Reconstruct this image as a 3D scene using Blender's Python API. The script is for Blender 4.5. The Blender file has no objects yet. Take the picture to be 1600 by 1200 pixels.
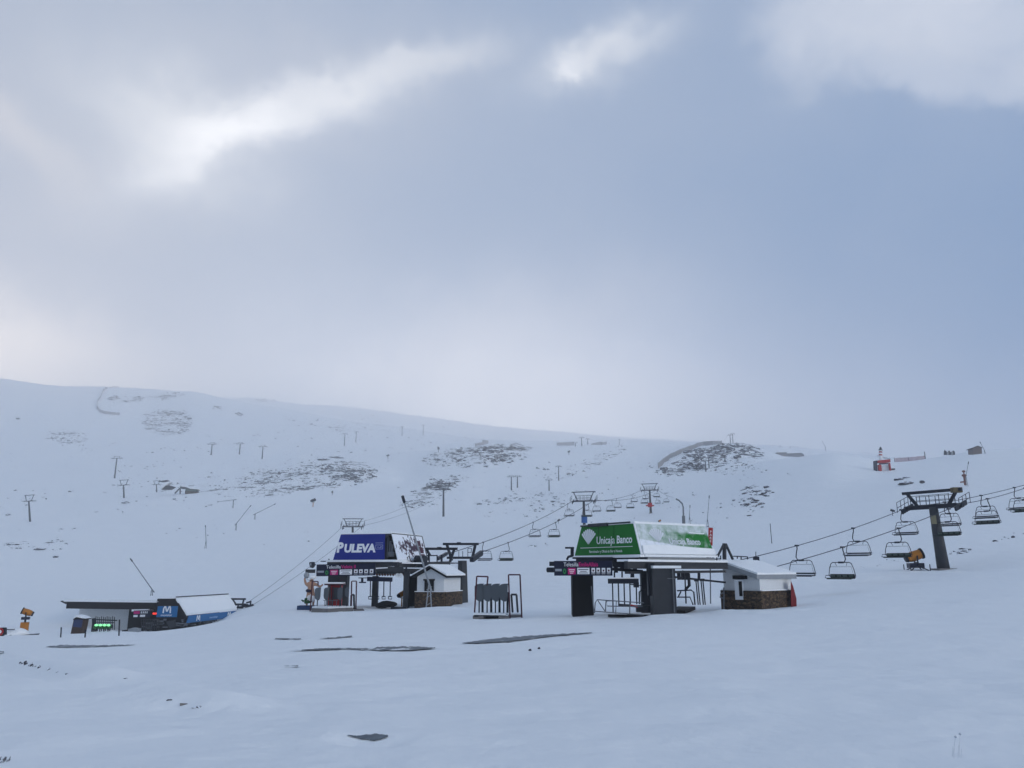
import bpy, math, random
import numpy as np
from mathutils import Vector, Matrix, noise
R = math.radians
random.seed(7)
scn = bpy.context.scene
col = scn.collection

# ---------------------------------------------------------------- camera
FPX = 1230.0                                   # focal length in photo pixels (1600 wide)
PIT = math.atan(290.0 / FPX)                   # pitched up; horizon at row 890
cam_d = bpy.data.cameras.new('camera'); cam = bpy.data.objects.new('camera', cam_d); col.objects.link(cam)
cam_d.sensor_fit = 'HORIZONTAL'; cam_d.sensor_width = 36.0; cam_d.lens = 36.0 * FPX / 1600.0
cam_d.clip_start = 0.1; cam_d.clip_end = 20000
cam.location = (0, 0, 0); cam.rotation_euler = (math.pi / 2 + PIT, 0, 0)
scn.camera = cam
scn.view_settings.view_transform = 'Standard'; scn.view_settings.look = 'None'
scn.view_settings.exposure = 0.0; scn.view_settings.gamma = 1.0

def direction(px, py):
    v = (600 - py) / FPX; x = (px - 800) / FPX
    return Vector((x, math.cos(PIT) - v * math.sin(PIT), math.sin(PIT) + v * math.cos(PIT))).normalized()
def slope(py): return math.tan(PIT + math.atan((600 - py) / FPX))
def at(px, py, Y):
    t = slope(py); u = (px - 800) / FPX * (math.cos(PIT) + t * math.sin(PIT))
    return Vector((u * Y, Y, t * Y))
def proj(p):
    zc = p.y * math.cos(PIT) + p.z * math.sin(PIT)
    return 800 + FPX * p.x / zc, 600 - FPX * (p.z * math.cos(PIT) - p.y * math.sin(PIT)) / zc
def lin(c):
    r = []
    for v in c:
        v /= 255.0; r.append(v / 12.92 if v <= 0.04045 else ((v + 0.055) / 1.055) ** 2.4)
    return (*r, 1.0)

# ---------------------------------------------------------------- world: overcast sky with torn clouds
SUN_AZ, SUN_EL = 128.0, 13.0                # pale open sky behind the viewer's right shoulder
world = bpy.data.worlds.new('World'); scn.world = world; world.use_nodes = True
wt = world.node_tree; wt.nodes.clear(); N = wt.nodes.new; LK = wt.links.new
def wn(t, **k):
    n = N(t)
    for a, b in k.items(): setattr(n, a, b)
    return n
def vmath(op, a, b=None):
    n = wn('ShaderNodeVectorMath', operation=op)
    for i, v in enumerate((a, b)):
        if v is None: continue
        if isinstance(v, (tuple, Vector)): n.inputs[i].default_value = tuple(v)
        else: LK(v, n.inputs[i])
    return n.outputs['Value'] if op in ('DOT_PRODUCT', 'LENGTH') else n.outputs['Vector']
def wm(op, a, b=0.0, c=0.0, clamp=False):
    n = wn('ShaderNodeMath', operation=op, use_clamp=clamp)
    for i, v in enumerate((a, b, c)):
        if isinstance(v, (int, float)): n.inputs[i].default_value = v
        else: LK(v, n.inputs[i])
    return n.outputs[0]
def mixc(f, a, b):
    n = wn('ShaderNodeMix', data_type='RGBA')
    for s, v in ((n.inputs[0], f), (n.inputs[6], a), (n.inputs[7], b)):
        if isinstance(v, (int, float)): s.default_value = v
        elif isinstance(v, tuple): s.default_value = v
        else: LK(v, s)
    return n.outputs[2]
tc = wn('ShaderNodeTexCoord').outputs['Generated']
d0 = vmath('NORMALIZE', tc)
def wnoise(vec, scale, detail, rough=0.55, off=(0, 0, 0), col_out=False):
    n = wn('ShaderNodeTexNoise'); n.inputs['Scale'].default_value = scale
    n.inputs['Detail'].default_value = detail; n.inputs['Roughness'].default_value = rough
    LK(vmath('ADD', vec, off), n.inputs['Vector'])
    return n.outputs['Color'] if col_out else n.outputs['Fac']
warp = vmath('SUBTRACT', wnoise(d0, 2.6, 6, 0.55, (3, 1, 7), True), (0.5, 0.5, 0.5))
ws = vmath('MULTIPLY', warp, (0.15, 0.15, 0.15))
dw = vmath('ADD', d0, ws)
fine = vmath('MULTIPLY', vmath('SUBTRACT', wnoise(d0, 13, 6, 0.62, (1, 5, 2), True), (0.5, 0.5, 0.5)), (0.085, 0.085, 0.085))
dw = vmath('ADD', dw, fine)
def blob(px, py, rx, ry, ang, crisp=False):
    c = direction(px, py)
    r = Vector((c.y, -c.x, 0)).normalized(); up = r.cross(c).normalized()
    a = R(ang)                                         # tilt, counter-clockwise in the picture
    ax = r * math.cos(a) + up * math.sin(a); ay = up * math.cos(a) - r * math.sin(a)
    p = wm('MULTIPLY', vmath('DOT_PRODUCT', vmath('SUBTRACT', dw, c), ax), FPX / rx)
    q = wm('MULTIPLY', vmath('DOT_PRODUCT', vmath('SUBTRACT', dw, c), ay), FPX / ry)
    d = wm('ADD', wm('MULTIPLY', p, p), wm('MULTIPLY', q, q))
    front = wm('GREATER_THAN', vmath('DOT_PRODUCT', d0, c), 0.2)
    if crisp:
        g = wn('ShaderNodeMapRange', interpolation_type='SMOOTHSTEP'); LK(d, g.inputs[0])
        g.inputs[1].default_value = 1.35; g.inputs[2].default_value = 0.72
        g.inputs[3].default_value = 0; g.inputs[4].default_value = 1
        return wm('MULTIPLY', g.outputs[0], front)
    return wm('MULTIPLY', wm('POWER', 2.718, wm('MULTIPLY', d, -1.0)), front)
# broad tone: lighter greyer to the left, darker bluer to the right and overhead
sx = wn('ShaderNodeSeparateXYZ'); LK(d0, sx.inputs[0])
fr = wn('ShaderNodeMapRange'); LK(sx.outputs[0], fr.inputs[0])
fr.inputs[1].default_value = -0.6; fr.inputs[2].default_value = 0.55
base = mixc(fr.outputs[0], lin((167, 183, 207)), lin((117, 149, 190)))
soft = wnoise(dw, 3.2, 4, 0.5, (8, 2, 4))
sr = wn('ShaderNodeMapRange'); LK(soft, sr.inputs[0]); sr.inputs[1].default_value = 0.38; sr.inputs[2].default_value = 0.66
base = mixc(wm('MULTIPLY', sr.outputs[0], 0.30), base, lin((190, 198, 214)))
SKYB = [  # px, py, rx, ry, tilt, weight, colour, crisp
    (60, 180, 330, 300, 0, 0.55, (196, 200, 211), 0),
    (450, 170, 330, 120, 24, 0.60, (204, 207, 217), 0),
    (290, 205, 120, 60, -25, 0.90, (262, 262, 262), 0),
    (400, 218, 150, 34, 28, 1.0, (300, 298, 296), 0),
    (385, 225, 60, 20, 30, 0.85, (330, 326, 322), 0),
    (540, 150, 150, 28, 26, 0.9, (274, 273, 272), 0),
    (660, 108, 90, 24, 15, 0.65, (238, 239, 243), 0),
    (15, 195, 90, 34, -30, 0.80, (242, 236, 234), 0),
    (90, 245, 70, 36, -40, 0.45, (220, 221, 227), 0),
    (925, 85, 95, 32, 22, 1.0, (250, 251, 254), 0),
    (882, 106, 30, 14, 30, 0.8, (290, 288, 286), 0),
    (1570, -8, 275, 122, -13, 0.92, (228, 232, 242), 1),
    (1430, 80, 120, 26, -25, 0.40, (232, 234, 240), 0),
    (1245, 135, 40, 24, 20, 0.45, (196, 205, 220), 0),
    (1270, 30, 90, 40, -10, 0.15, (190, 200, 217), 0),
    (700, 420, 300, 60, 14, 0.22, (160, 178, 203), 0),
    (730, 710, 440, 150, 0, 0.97, (352, 344, 338), 0),
    (690, 560, 150, 60, 30, 0.50, (230, 230, 236), 0),
    (940, 500, 150, 60, 20, 0.40, (216, 218, 227), 0),
    (880, 620, 240, 40, 0, 0.40, (232, 230, 234), 0),
    (-40, 575, 200, 80, -10, 1.0, (390, 365, 335), 0),
    (180, 600, 360, 70, 0, 0.55, (212, 213, 222), 0),
    (1250, 670, 330, 70, 0, 0.55, (204, 211, 224), 0),
    (1430, 690, 260, 45, 0, 0.6, (212, 218, 230), 0),
]
# wispy modulation, stretched along the drift of the cloud
drift = wn('ShaderNodeMapping'); drift.inputs['Rotation'].default_value = (0, R(24), 0); drift.inputs['Scale'].default_value = (3.2, 3.2, 9.5)
LK(dw, drift.inputs['Vector'])
wisp = wnoise(drift.outputs[0], 1.0, 7, 0.6, (4, 4, 4))
wr = wn('ShaderNodeMapRange'); LK(wisp, wr.inputs[0]); wr.inputs[1].default_value = 0.34; wr.inputs[2].default_value = 0.62; wr.inputs[3].default_value = 0.62; wr.inputs[4].default_value = 1.12
skyc = base
for (px, py, rx, ry, an, w, c, cr) in SKYB:
    skyc = mixc(wm('MULTIPLY', wm('MULTIPLY', blob(px, py, rx, ry, an, cr), w), wr.outputs[0] if py < 500 else 1.0, clamp=True), skyc, lin(c))
ns = wn('ShaderNodeTexSky', sky_type='NISHITA', sun_disc=False)
ns.sun_elevation = R(SUN_EL); ns.sun_rotation = R(SUN_AZ)
bg1 = wn('ShaderNodeBackground'); LK(ns.outputs[0], bg1.inputs[0]); bg1.inputs[1].default_value = 0.05
bg2 = wn('ShaderNodeBackground'); LK(skyc, bg2.inputs[0]); bg2.inputs[1].default_value = 1.035
mx = wn('ShaderNodeMixShader'); mx.inputs[0].default_value = 0.95
LK(bg1.outputs[0], mx.inputs[1]); LK(bg2.outputs[0], mx.inputs[2])
wo = wn('ShaderNodeOutputWorld'); LK(mx.outputs[0], wo.inputs[0])
world.cycles.sampling_method = 'MANUAL'; world.cycles.sample_map_resolution = 512

sun_d = bpy.data.lights.new('sun', 'SUN'); sun = bpy.data.objects.new('sun', sun_d); col.objects.link(sun)
sun_d.energy = 1.15; sun_d.angle = R(30); sun_d.color = (1.0, 0.95, 0.88)
sd = Vector((math.sin(R(SUN_AZ)) * math.cos(R(SUN_EL)), math.cos(R(SUN_AZ)) * math.cos(R(SUN_EL)), math.sin(R(SUN_EL))))
sun.rotation_euler = sd.to_track_quat('Z', 'Y').to_euler()

# ---------------------------------------------------------------- materials
MATS = {}
def mat(name, c=None, rough=0.7, metal=0.0, build=None, emit=None, bump=None, var=0.0):
    if name in MATS: return MATS[name]
    m = bpy.data.materials.new(name); m.use_nodes = True; MATS[name] = m
    nt = m.node_tree; b = nt.nodes['Principled BSDF']
    if c: b.inputs['Base Color'].default_value = (*c, 1)
    b.inputs['Roughness'].default_value = rough; b.inputs['Specular IOR Level'].default_value = 0.2; b.inputs['Metallic'].default_value = metal
    if emit: b.inputs['Emission Color'].default_value = (*c, 1); b.inputs['Emission Strength'].default_value = emit
    if var and c:
        t = nt.nodes.new('ShaderNodeTexCoord'); n = nt.nodes.new('ShaderNodeTexNoise')
        n.inputs['Scale'].default_value = 2.2; n.inputs['Detail'].default_value = 6
        nt.links.new(t.outputs['Object'], n.inputs['Vector'])
        r = nt.nodes.new('ShaderNodeMix'); r.data_type = 'RGBA'
        nt.links.new(n.outputs['Fac'], r.inputs[0])
        r.inputs[6].default_value = (*[x * (1 - var) for x in c], 1); r.inputs[7].default_value = (*[min(1, x * (1 + var)) for x in c], 1)
        nt.links.new(r.outputs[2], b.inputs['Base Color'])
    if bump:
        n = nt.nodes.new('ShaderNodeTexNoise'); n.inputs['Scale'].default_value = bump[0]; n.inputs['Detail'].default_value = 5
        t = nt.nodes.new('ShaderNodeTexCoord'); nt.links.new(t.outputs['Object'], n.inputs['Vector'])
        bu = nt.nodes.new('ShaderNodeBump'); bu.inputs['Strength'].default_value = bump[1]; bu.inputs['Distance'].default_value = bump[2]
        nt.links.new(n.outputs['Fac'], bu.inputs['Height']); nt.links.new(bu.outputs['Normal'], b.inputs['Normal'])
    if build: build(nt, b)
    return m
def snow_nodes(nt, b):
    t = nt.nodes.new('ShaderNodeTexCoord')
    prev = None
    for sc_, st, di in ((0.35, 0.5, 0.6), (2.5, 0.35, 0.10), (22.0, 0.35, 0.014)):
        n = nt.nodes.new('ShaderNodeTexNoise'); n.inputs['Scale'].default_value = sc_; n.inputs['Detail'].default_value = 4
        nt.links.new(t.outputs['Object'], n.inputs['Vector'])
        bu = nt.nodes.new('ShaderNodeBump'); bu.inputs['Strength'].default_value = st; bu.inputs['Distance'].default_value = di
        nt.links.new(n.outputs['Fac'], bu.inputs['Height'])
        if prev: nt.links.new(prev.outputs['Normal'], bu.inputs['Normal'])
        prev = bu
    nt.links.new(prev.outputs['Normal'], b.inputs['Normal'])
M_SNOW = mat('snow', (0.84, 0.865, 0.88), 0.75, build=snow_nodes)
def rock_nodes(nt, b, top=0.45):
    t = nt.nodes.new('ShaderNodeTexCoord'); g = nt.nodes.new('ShaderNodeNewGeometry')
    n = nt.nodes.new('ShaderNodeTexNoise'); n.inputs['Scale'].default_value = 1.3; n.inputs['Detail'].default_value = 6
    nt.links.new(t.outputs['Object'], n.inputs['Vector'])
    cr = nt.nodes.new('ShaderNodeMix'); cr.data_type = 'RGBA'
    cr.inputs[6].default_value = (0.012, 0.014, 0.024, 1); cr.inputs[7].default_value = (0.055, 0.050, 0.055, 1)
    nt.links.new(n.outputs['Fac'], cr.inputs[0])
    s = nt.nodes.new('ShaderNodeSeparateXYZ'); nt.links.new(g.outputs['Normal'], s.inputs[0])
    ad = nt.nodes.new('ShaderNodeMath'); ad.operation = 'ADD'
    nt.links.new(s.outputs[2], ad.inputs[0])
    sb = nt.nodes.new('ShaderNodeMath'); sb.operation = 'MULTIPLY_ADD'
    nt.links.new(n.outputs['Fac'], sb.inputs[0]); sb.inputs[1].default_value = 0.9; sb.inputs[2].default_value = -0.45
    nt.links.new(sb.outputs[0], ad.inputs[1])
    mr = nt.nodes.new('ShaderNodeMapRange'); nt.links.new(ad.outputs[0], mr.inputs[0])
    mr.inputs[1].default_value = top + .26; mr.inputs[2].default_value = top + 0.34
    mm = nt.nodes.new('ShaderNodeMix'); mm.data_type = 'RGBA'
    nt.links.new(mr.outputs[0], mm.inputs[0]); nt.links.new(cr.outputs[2], mm.inputs[6])
    mm.inputs[7].default_value = (0.79, 0.83, 0.89, 1)
    nt.links.new(mm.outputs[2], b.inputs['Base Color'])
def ground_nodes(nt, b):
    snow_nodes(nt, b)
    at_ = nt.nodes.new('ShaderNodeAttribute'); at_.attribute_name = 'rockiness'
    t = nt.nodes.new('ShaderNodeTexCoord'); mp = nt.nodes.new('ShaderNodeMapping'); mp.inputs['Scale'].default_value = (0.16, 0.10, 0.75)
    nt.links.new(t.outputs['Object'], mp.inputs[0])
    n = nt.nodes.new('ShaderNodeTexNoise'); n.inputs['Scale'].default_value = 1.0; n.inputs['Detail'].default_value = 5; n.inputs['Roughness'].default_value = 0.68
    nt.links.new(mp.outputs[0], n.inputs['Vector'])
    n2 = nt.nodes.new('ShaderNodeTexNoise'); n2.inputs['Scale'].default_value = 0.035; n2.inputs['Detail'].default_value = 3; nt.links.new(t.outputs['Object'], n2.inputs['Vector'])
    def m(op, a, b2, c=0.0):
        q = nt.nodes.new('ShaderNodeMath'); q.operation = op
        for i, v in enumerate((a, b2, c)):
            if isinstance(v, (int, float)): q.inputs[i].default_value = v
            else: nt.links.new(v, q.inputs[i])
        return q.outputs[0]
    v = m('ADD', m('MULTIPLY_ADD', at_.outputs['Fac'], 0.30, n.outputs['Fac']), m('MULTIPLY_ADD', n2.outputs['Fac'], 0.5, -0.25))
    mr = nt.nodes.new('ShaderNodeMapRange'); nt.links.new(v, mr.inputs[0]); mr.inputs[1].default_value = 0.745; mr.inputs[2].default_value = 0.762
    mm = nt.nodes.new('ShaderNodeMix'); mm.data_type = 'RGBA'; nt.links.new(m('MULTIPLY', mr.outputs[0], m('GREATER_THAN', at_.outputs['Fac'], 0.02)), mm.inputs[0])
    mm.inputs[6].default_value = (0.84, 0.865, 0.88, 1); mm.inputs[7].default_value = (0.016, 0.017, 0.024, 1)
    nt.links.new(mm.outputs[2], b.inputs['Base Color'])
M_GROUND = mat('snow_over_rock', (0.84, 0.865, 0.88), 0.75, build=ground_nodes)
M_ROCK = mat('rock', (0.05, 0.05, 0.06), 0.85, build=rock_nodes)

# ---------------------------------------------------------------- mesh helpers
WM = {}
def tag(o, label=None, cat=None, group=None, kind=None):
    if label: o['label'] = label
    if cat: o['category'] = cat
    if group: o['group'] = group
    if kind: o['kind'] = kind
    return o
def thing(name, loc, label, cat, group=None):
    o = bpy.data.objects.new(name, None); col.objects.link(o); o.empty_display_size = 0.3
    o.location = loc; WM[o] = Matrix.Translation(Vector(loc))
    return tag(o, label, cat, group)
def link(name, verts, faces, m, parent=None, M=None, smooth=False):
    """verts are in world space when M is None, in M's local space otherwise"""
    me = bpy.data.meshes.new(name)
    if M is None:
        if parent is not None: M = Matrix.Translation(WM[parent].translation)
        else:
            n = max(1, len(verts)); M = Matrix.Translation(Vector((sum(v[0] for v in verts) / n, sum(v[1] for v in verts) / n, min(v[2] for v in verts))))
        o_ = M.translation; verts = [(v[0] - o_.x, v[1] - o_.y, v[2] - o_.z) for v in verts]
    me.from_pydata([tuple(v) for v in verts], [], faces)
    ms = m if isinstance(m, (list, tuple)) else [m]
    for q in ms: me.materials.append(q)
    if smooth: me.polygons.foreach_set('use_smooth', [True] * len(me.polygons))
    me.update()
    o = bpy.data.objects.new(name, me); col.objects.link(o); WM[o] = M
    if parent is not None:
        o.parent = parent; o.matrix_basis = WM[parent].inverted() @ M
    else: o.matrix_basis = M
    return o
class MB:
    def __init__(s): s.v = []; s.f = []; s.cuts = []
    def add(s, vs, fs):
        n = len(s.v); s.cuts.append((n, len(s.f))); s.v += [Vector(v) for v in vs]; s.f += [tuple(i + n for i in f) for f in fs]; return s
    def box(s, c, sx, sy, sz, ax=(1, 0, 0), ay=(0, 1, 0), az=(0, 0, 1)):
        c = Vector(c); ax = Vector(ax) * sx / 2; ay = Vector(ay) * sy / 2; az = Vector(az) * sz / 2
        vs = [c + ax * i + ay * j + az * k for k in (-1, 1) for (i, j) in ((-1, -1), (1, -1), (1, 1), (-1, 1))]
        return s.add(vs, [(3, 2, 1, 0), (4, 5, 6, 7), (0, 1, 5, 4), (1, 2, 6, 5), (2, 3, 7, 6), (3, 0, 4, 7)])
    def beam(s, a, b, w, h=None, up=(0, 0, 1)):
        a = Vector(a); b = Vector(b); h = h or w; d = b - a; L = d.length
        if L < 1e-6: return s
        d.normalize(); up = Vector(up)
        if abs(d.dot(up)) > 0.98: up = Vector((0, 1, 0))
        r = d.cross(up).normalized(); u = r.cross(d)
        return s.box((a + b) / 2, L, w, h, d, r, u)
    def tube(s, pts, r, n=6, r2=None, cap=True):
        pts = [Vector(p) for p in pts]; m = len(pts); rings = []
        for i, p in enumerate(pts):
            d = (pts[min(i + 1, m - 1)] - pts[max(i - 1, 0)]).normalized()
            up = Vector((0, 0, 1)) if abs(d.z) < 0.9 else Vector((0, 1, 0))
            x = d.cross(up).normalized(); y = x.cross(d)
            rr = r if r2 is None else r + (r2 - r) * i / (m - 1)
            rings.append([p + (x * math.cos(2 * math.pi * k / n) + y * math.sin(2 * math.pi * k / n)) * rr for k in range(n)])
        vs = [v for g in rings for v in g]; fs = []
        for i in range(m - 1):
            for k in range(n):
                k2 = (k + 1) % n; fs.append((i * n + k, i * n + k2, (i + 1) * n + k2, (i + 1) * n + k))
        if cap: fs += [tuple(range(n - 1, -1, -1)), tuple((m - 1) * n + k for k in range(n))]
        return s.add(vs, fs)
    def prism(s, poly, d):
        """closed polygon (world points) pushed along vector d"""
        n = len(poly); d = Vector(d); poly = [Vector(p) for p in poly]
        fs = [tuple(range(n)), tuple(range(2 * n - 1, n - 1, -1))]
        fs += [(i, i + n, (i + 1) % n + n, (i + 1) % n) for i in range(n)]
        return s.add(poly + [p + d for p in poly], fs)
    def disc(s, c, ax, r, t, n=14):
        ax = Vector(ax).normalized(); return s.tube([Vector(c) - ax * t / 2, Vector(c) + ax * t / 2], r, n)
    def ball(s, c, r, sq=(1, 1, 1), nu=10, nv=7):
        vs = []; fs = []
        for j in range(nv + 1):
            th = math.pi * j / nv
            for i in range(nu):
                ph = 2 * math.pi * i / nu
                vs.append(Vector(c) + Vector((math.sin(th) * math.cos(ph) * sq[0], math.sin(th) * math.sin(ph) * sq[1], math.cos(th) * sq[2])) * r)
        for j in range(nv):
            for i in range(nu):
                i2 = (i + 1) % nu; fs.append((j * nu + i, (j + 1) * nu + i, (j + 1) * nu + i2, j * nu + i2))
        return s.add(vs, fs)
    def build_each(s, name, m, parent, M=None):
        cs = s.cuts + [(len(s.v), len(s.f))]
        for (a, fa), (b, fb) in zip(cs, cs[1:]): link(name, s.v[a:b], [tuple(i - a for i in f) for f in s.f[fa:fb]], m, parent, M)
    def build(s, name, m, parent=None, M=None, smooth=False): return link(name, s.v, s.f, m, parent, M, smooth)

# ---------------------------------------------------------------- terrain: heights over (azimuth, distance)
CUR = {
 8:   [(-900,1190),(2500,1190)],
 15:  [(-900,1080),(0,1072),(300,1074),(800,1068),(1300,1062),(2500,1055)],
 22:  [(-900,1062),(0,1048),(200,1050),(500,1034),(800,1029),(1300,1022),(2500,1010)],
 30:  [(-900,1045),(100,1036),(300,1022),(500,1006),(800,1001),(1200,996),(1500,985),(2500,965)],
 42:  [(-900,1030),(100,1020),(300,1008),(500,990),(800,984),(1100,974),(1400,950),(1600,936),(2500,900)],
 52:  [(-900,1022),(100,1013),(280,1002),(450,982),(700,973),(850,966),(1040,962),(1130,957),(1240,953),(1400,936),(1600,918),(2500,880)],
 62:  [(-900,1015),(100,1006),(270,996),(400,974),(500,966),(700,962),(900,957),(1060,952),(1240,945),(1350,930),(1475,914),(1600,900),(2500,860)],
 75:  [(-900,1007),(100,999),(200,993),(300,981),(385,963),(450,958),(600,955),(750,950),(900,946),(1100,935),(1240,922),(1400,905),(1475,897),(1600,882),(2500,840)],
 85:  [(-900,1003),(100,996),(200,993),(300,986),(385,963),(450,952),(600,947),(740,943),(900,934),(1100,920),(1300,895),(1475,883),(1600,868),(2500,820)],
 97:  [(-900,998),(50,992),(200,990),(300,992),(385,970),(450,950),(600,942),(740,935),(900,924),(1100,907),(1300,880),(1475,865),(1600,851),(2500,800)],
 112: [(-900,993),(0,988),(200,988),(300,988),(385,974),(450,946),(600,934),(900,913),(1100,893),(1300,866),(1475,843),(1600,832),(2500,790)],
 126: [(-900,985),(0,980),(100,976),(150,980),(200,985),(300,983),(375,962),(450,937),(600,925),(900,900),(1100,878),(1300,850),(1475,824),(1600,810),(2500,770)],
 140: [(-900,958),(0,950),(90,943),(120,938),(260,938),(375,946),(450,928),(600,913),(900,886),(1100,863),(1300,834),(1475,806),(1600,792),(2500,755)],
 160: [(-900,938),(0,932),(200,926),(350,924),(450,912),(600,898),(900,870),(1100,846),(1300,818),(1475,790),(1600,775),(2500,745)],
 220: [(-900,895),(0,885),(300,880),(600,862),(900,835),(1100,808),(1300,768),(1475,738),(1600,726),(2500,715)],
 280: [(-900,862),(0,850),(300,845),(600,830),(800,815),(1000,800),(1100,780),(1200,742),(1300,717),(1380,731),(1430,727),(1525,712),(1600,708),(2500,695)],
 330: [(-900,840),(0,832),(300,824),(600,810),(693,800),(800,792),(1000,780),(1100,762),(1200,728),(1300,711),(1380,722),(1430,720),(1520,708),(1600,704),(2500,690)],
 450: [(-900,805),(0,795),(300,778),(600,764),(800,760),(900,752),(1000,742),(1050,735),(1100,730),(1150,724),(1200,719),(1260,714),(1320,722),(1600,745),(2500,735)],
 600: [(-900,772),(0,755),(250,742),(370,738),(440,728),(520,722),(590,730),(640,742),(680,722),(740,706),(840,712),(900,716),(1000,718),(1040,712),(1090,702),(1140,697),(1190,708),(1250,722),(1380,748),(2500,745)],
 750: [(-900,740),(0,722),(250,712),(400,712),(520,716),(600,718),(650,712),(700,704),(770,697),(830,698),(900,697),(1000,695),(1040,697),(1090,694),(1145,692),(1190,704),(1260,728),(2500,755)],
 950: [(-900,700),(0,688),(250,680),(450,688),(600,702),(700,706),(850,704),(1000,702),(1200,712),(1400,732),(2500,740)],
 1200:[(-900,625),(0,630),(200,642),(400,658),(600,680),(700,690),(780,694),(900,694),(1000,691),(1200,702),(1400,720),(2500,735)],
 1500:[(-900,560),(0,592),(70,602),(130,606),(200,609),(300,620),(400,640),(600,668),(750,686),(900,690),(1000,690),(1200,700),(1350,712),(1450,724),(2500,735)],
 2600:[(-900,620),(0,630),(200,618),(300,617),(400,634),(500,651),(600,668),(750,688),(1000,694),(1200,702),(1350,712),(1450,726),(2500,740)],
 3300:[(-900,640),(0,650),(200,636),(300,623),(400,622),(500,637),(600,650),(750,676),(950,690),(1200,699),(1350,708),(1450,728),(2500,742)],
 4000:[(-900,660),(0,670),(300,645),(400,632),(500,632),(600,642),(750,664),(950,682),(1200,697),(1350,712),(1450,730),(2500,745)],
}
YK = np.array([2.0, 5.0] + sorted(CUR), float)
U = np.linspace(-1.35, 1.35, 800)
rows = [np.full_like(U, -1.6), np.full_like(U, -1.67)]
for Y in sorted(CUR):
    us, ts = [], []
    for (px, py) in CUR[Y]:
        t = slope(py); us.append((px - 800) / FPX * (math.cos(PIT) + t * math.sin(PIT))); ts.append(t)
    z = np.interp(U, us, ts) * Y
    k = 9 if Y < 1400 else 5
    ker = np.hanning(2 * k + 1); ker /= ker.sum()
    zp = np.pad(z, k, mode='edge'); rows.append(np.convolve(zp, ker, 'valid'))
rows = np.array(rows)
NY = 690
YG = np.exp(np.linspace(math.log(2.0), math.log(4000.0), NY))
def pchip(xk, yk, x):
    h = np.diff(xk)[:, None]; d = np.diff(yk, axis=0) / h
    m = np.zeros_like(yk)
    w1 = 2 * h[1:] + h[:-1]; w2 = h[1:] + 2 * h[:-1]
    with np.errstate(divide='ignore', invalid='ignore'):
        hm = (w1 + w2) / (w1 / d[:-1] + w2 / d[1:])
    m[1:-1] = np.where(d[:-1] * d[1:] > 0, hm, 0); m[0] = d[0]; m[-1] = d[-1]
    i = np.clip(np.searchsorted(xk, x, side='right') - 1, 0, len(xk) - 2)
    H = h[i]; t = ((x - xk[i])[:, None]) / H
    return ((2*t**3 - 3*t**2 + 1) * yk[i] + (t**3 - 2*t**2 + t) * H * m[i] + (-2*t**3 + 3*t**2) * yk[i+1] + (t**3 - t**2) * H * m[i+1])
ZG = pchip(YK, rows, YG)
XG = YG[:, None] * U[None, :]; YYG = np.repeat(YG[:, None], len(U), 1)
def vnoise(X, Y, s, seed):
    rs = np.random.RandomState(seed); T = rs.rand(256, 256)
    x = X / s; y = Y / s; xi = np.floor(x).astype(int); yi = np.floor(y).astype(int); fx = x - xi; fy = y - yi
    fx = fx * fx * fx * (fx * (fx * 6 - 15) + 10); fy = fy * fy * fy * (fy * (fy * 6 - 15) + 10)
    g = lambda a, b: T[a % 256, b % 256]
    return (g(xi, yi) * (1 - fx) * (1 - fy) + g(xi + 1, yi) * fx * (1 - fy) + g(xi, yi + 1) * (1 - fx) * fy + g(xi + 1, yi + 1) * fx * fy) * 2 - 1
fade = np.clip((YYG - 4) / 20, 0, 1)
ZG = ZG + fade * (0.05 * vnoise(XG, YYG, 3.1, 1) + 0.10 * vnoise(XG, YYG, 9, 2))
ZG = ZG + (0.03 * vnoise(XG, YYG, 1.1, 5) + 0.012 * vnoise(XG, YYG, .45, 8)) * np.clip(1.5 - YYG / 60, 0, 1)
far = np.clip((YYG - 180) / 200, 0, 1)
ZG = ZG + far * (1.0 * vnoise(XG, YYG, 34, 3) + 0.45 * vnoise(XG, YYG, 12, 4) + 1.8 * vnoise(XG, YYG, 90, 6))
ZG = ZG + np.clip((YYG - 1000) / 500, 0, 1) * (5.0 * vnoise(XG, YYG, 210, 9) + 2.5 * vnoise(XG, YYG, 70, 10))
# rough bouldery ground inside these ellipses (picture px, py, rx, ry, distance range, amplitude in metres)
PXG = 800 + FPX * XG / (YYG * math.cos(PIT) + ZG * math.sin(PIT)); PYG = 600 - FPX * (ZG * math.cos(PIT) - YYG * math.sin(PIT)) / (YYG * math.cos(PIT) + ZG * math.sin(PIT))
for (cx, cy, rx, ry, y0, y1, am) in ((500, 742, 110, 26, 380, 800, 2.4), (750, 715, 95, 22, 380, 900, 2.4), (690, 765, 60, 22, 350, 700, 1.6),
                                      (1115, 715, 80, 22, 400, 900, 3.2), (820, 775, 80, 20, 300, 600, 1.2), (1175, 775, 40, 22, 180, 420, 0.9), (265, 660, 45, 28, 700, 1500, 3.0)):
    w = np.exp(-(((PXG - cx) / rx) ** 2 + ((PYG - cy) / ry) ** 2) ** 2) * ((YYG > y0) & (YYG < y1))
    ZG = ZG + w * am * (0.6 * vnoise(XG, YYG, 11, 11) + 0.6 * np.abs(vnoise(XG, YYG, 5, 12)) - 0.2)
def bump_path(p0, p1, wid, h):
    """raise the ground along a segment; p0, p1 ground points"""
    global ZG
    a = np.array([p0.x, p0.y]); d = np.array([p1.x, p1.y]) - a; L2 = (d ** 2).sum()
    t = np.clip(((XG - a[0]) * d[0] + (YYG - a[1]) * d[1]) / L2, 0, 1)
    r2 = (XG - a[0] - t * d[0]) ** 2 + (YYG - a[1] - t * d[1]) ** 2
    ZG = ZG + h * np.exp(-r2 / wid ** 2)
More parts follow.
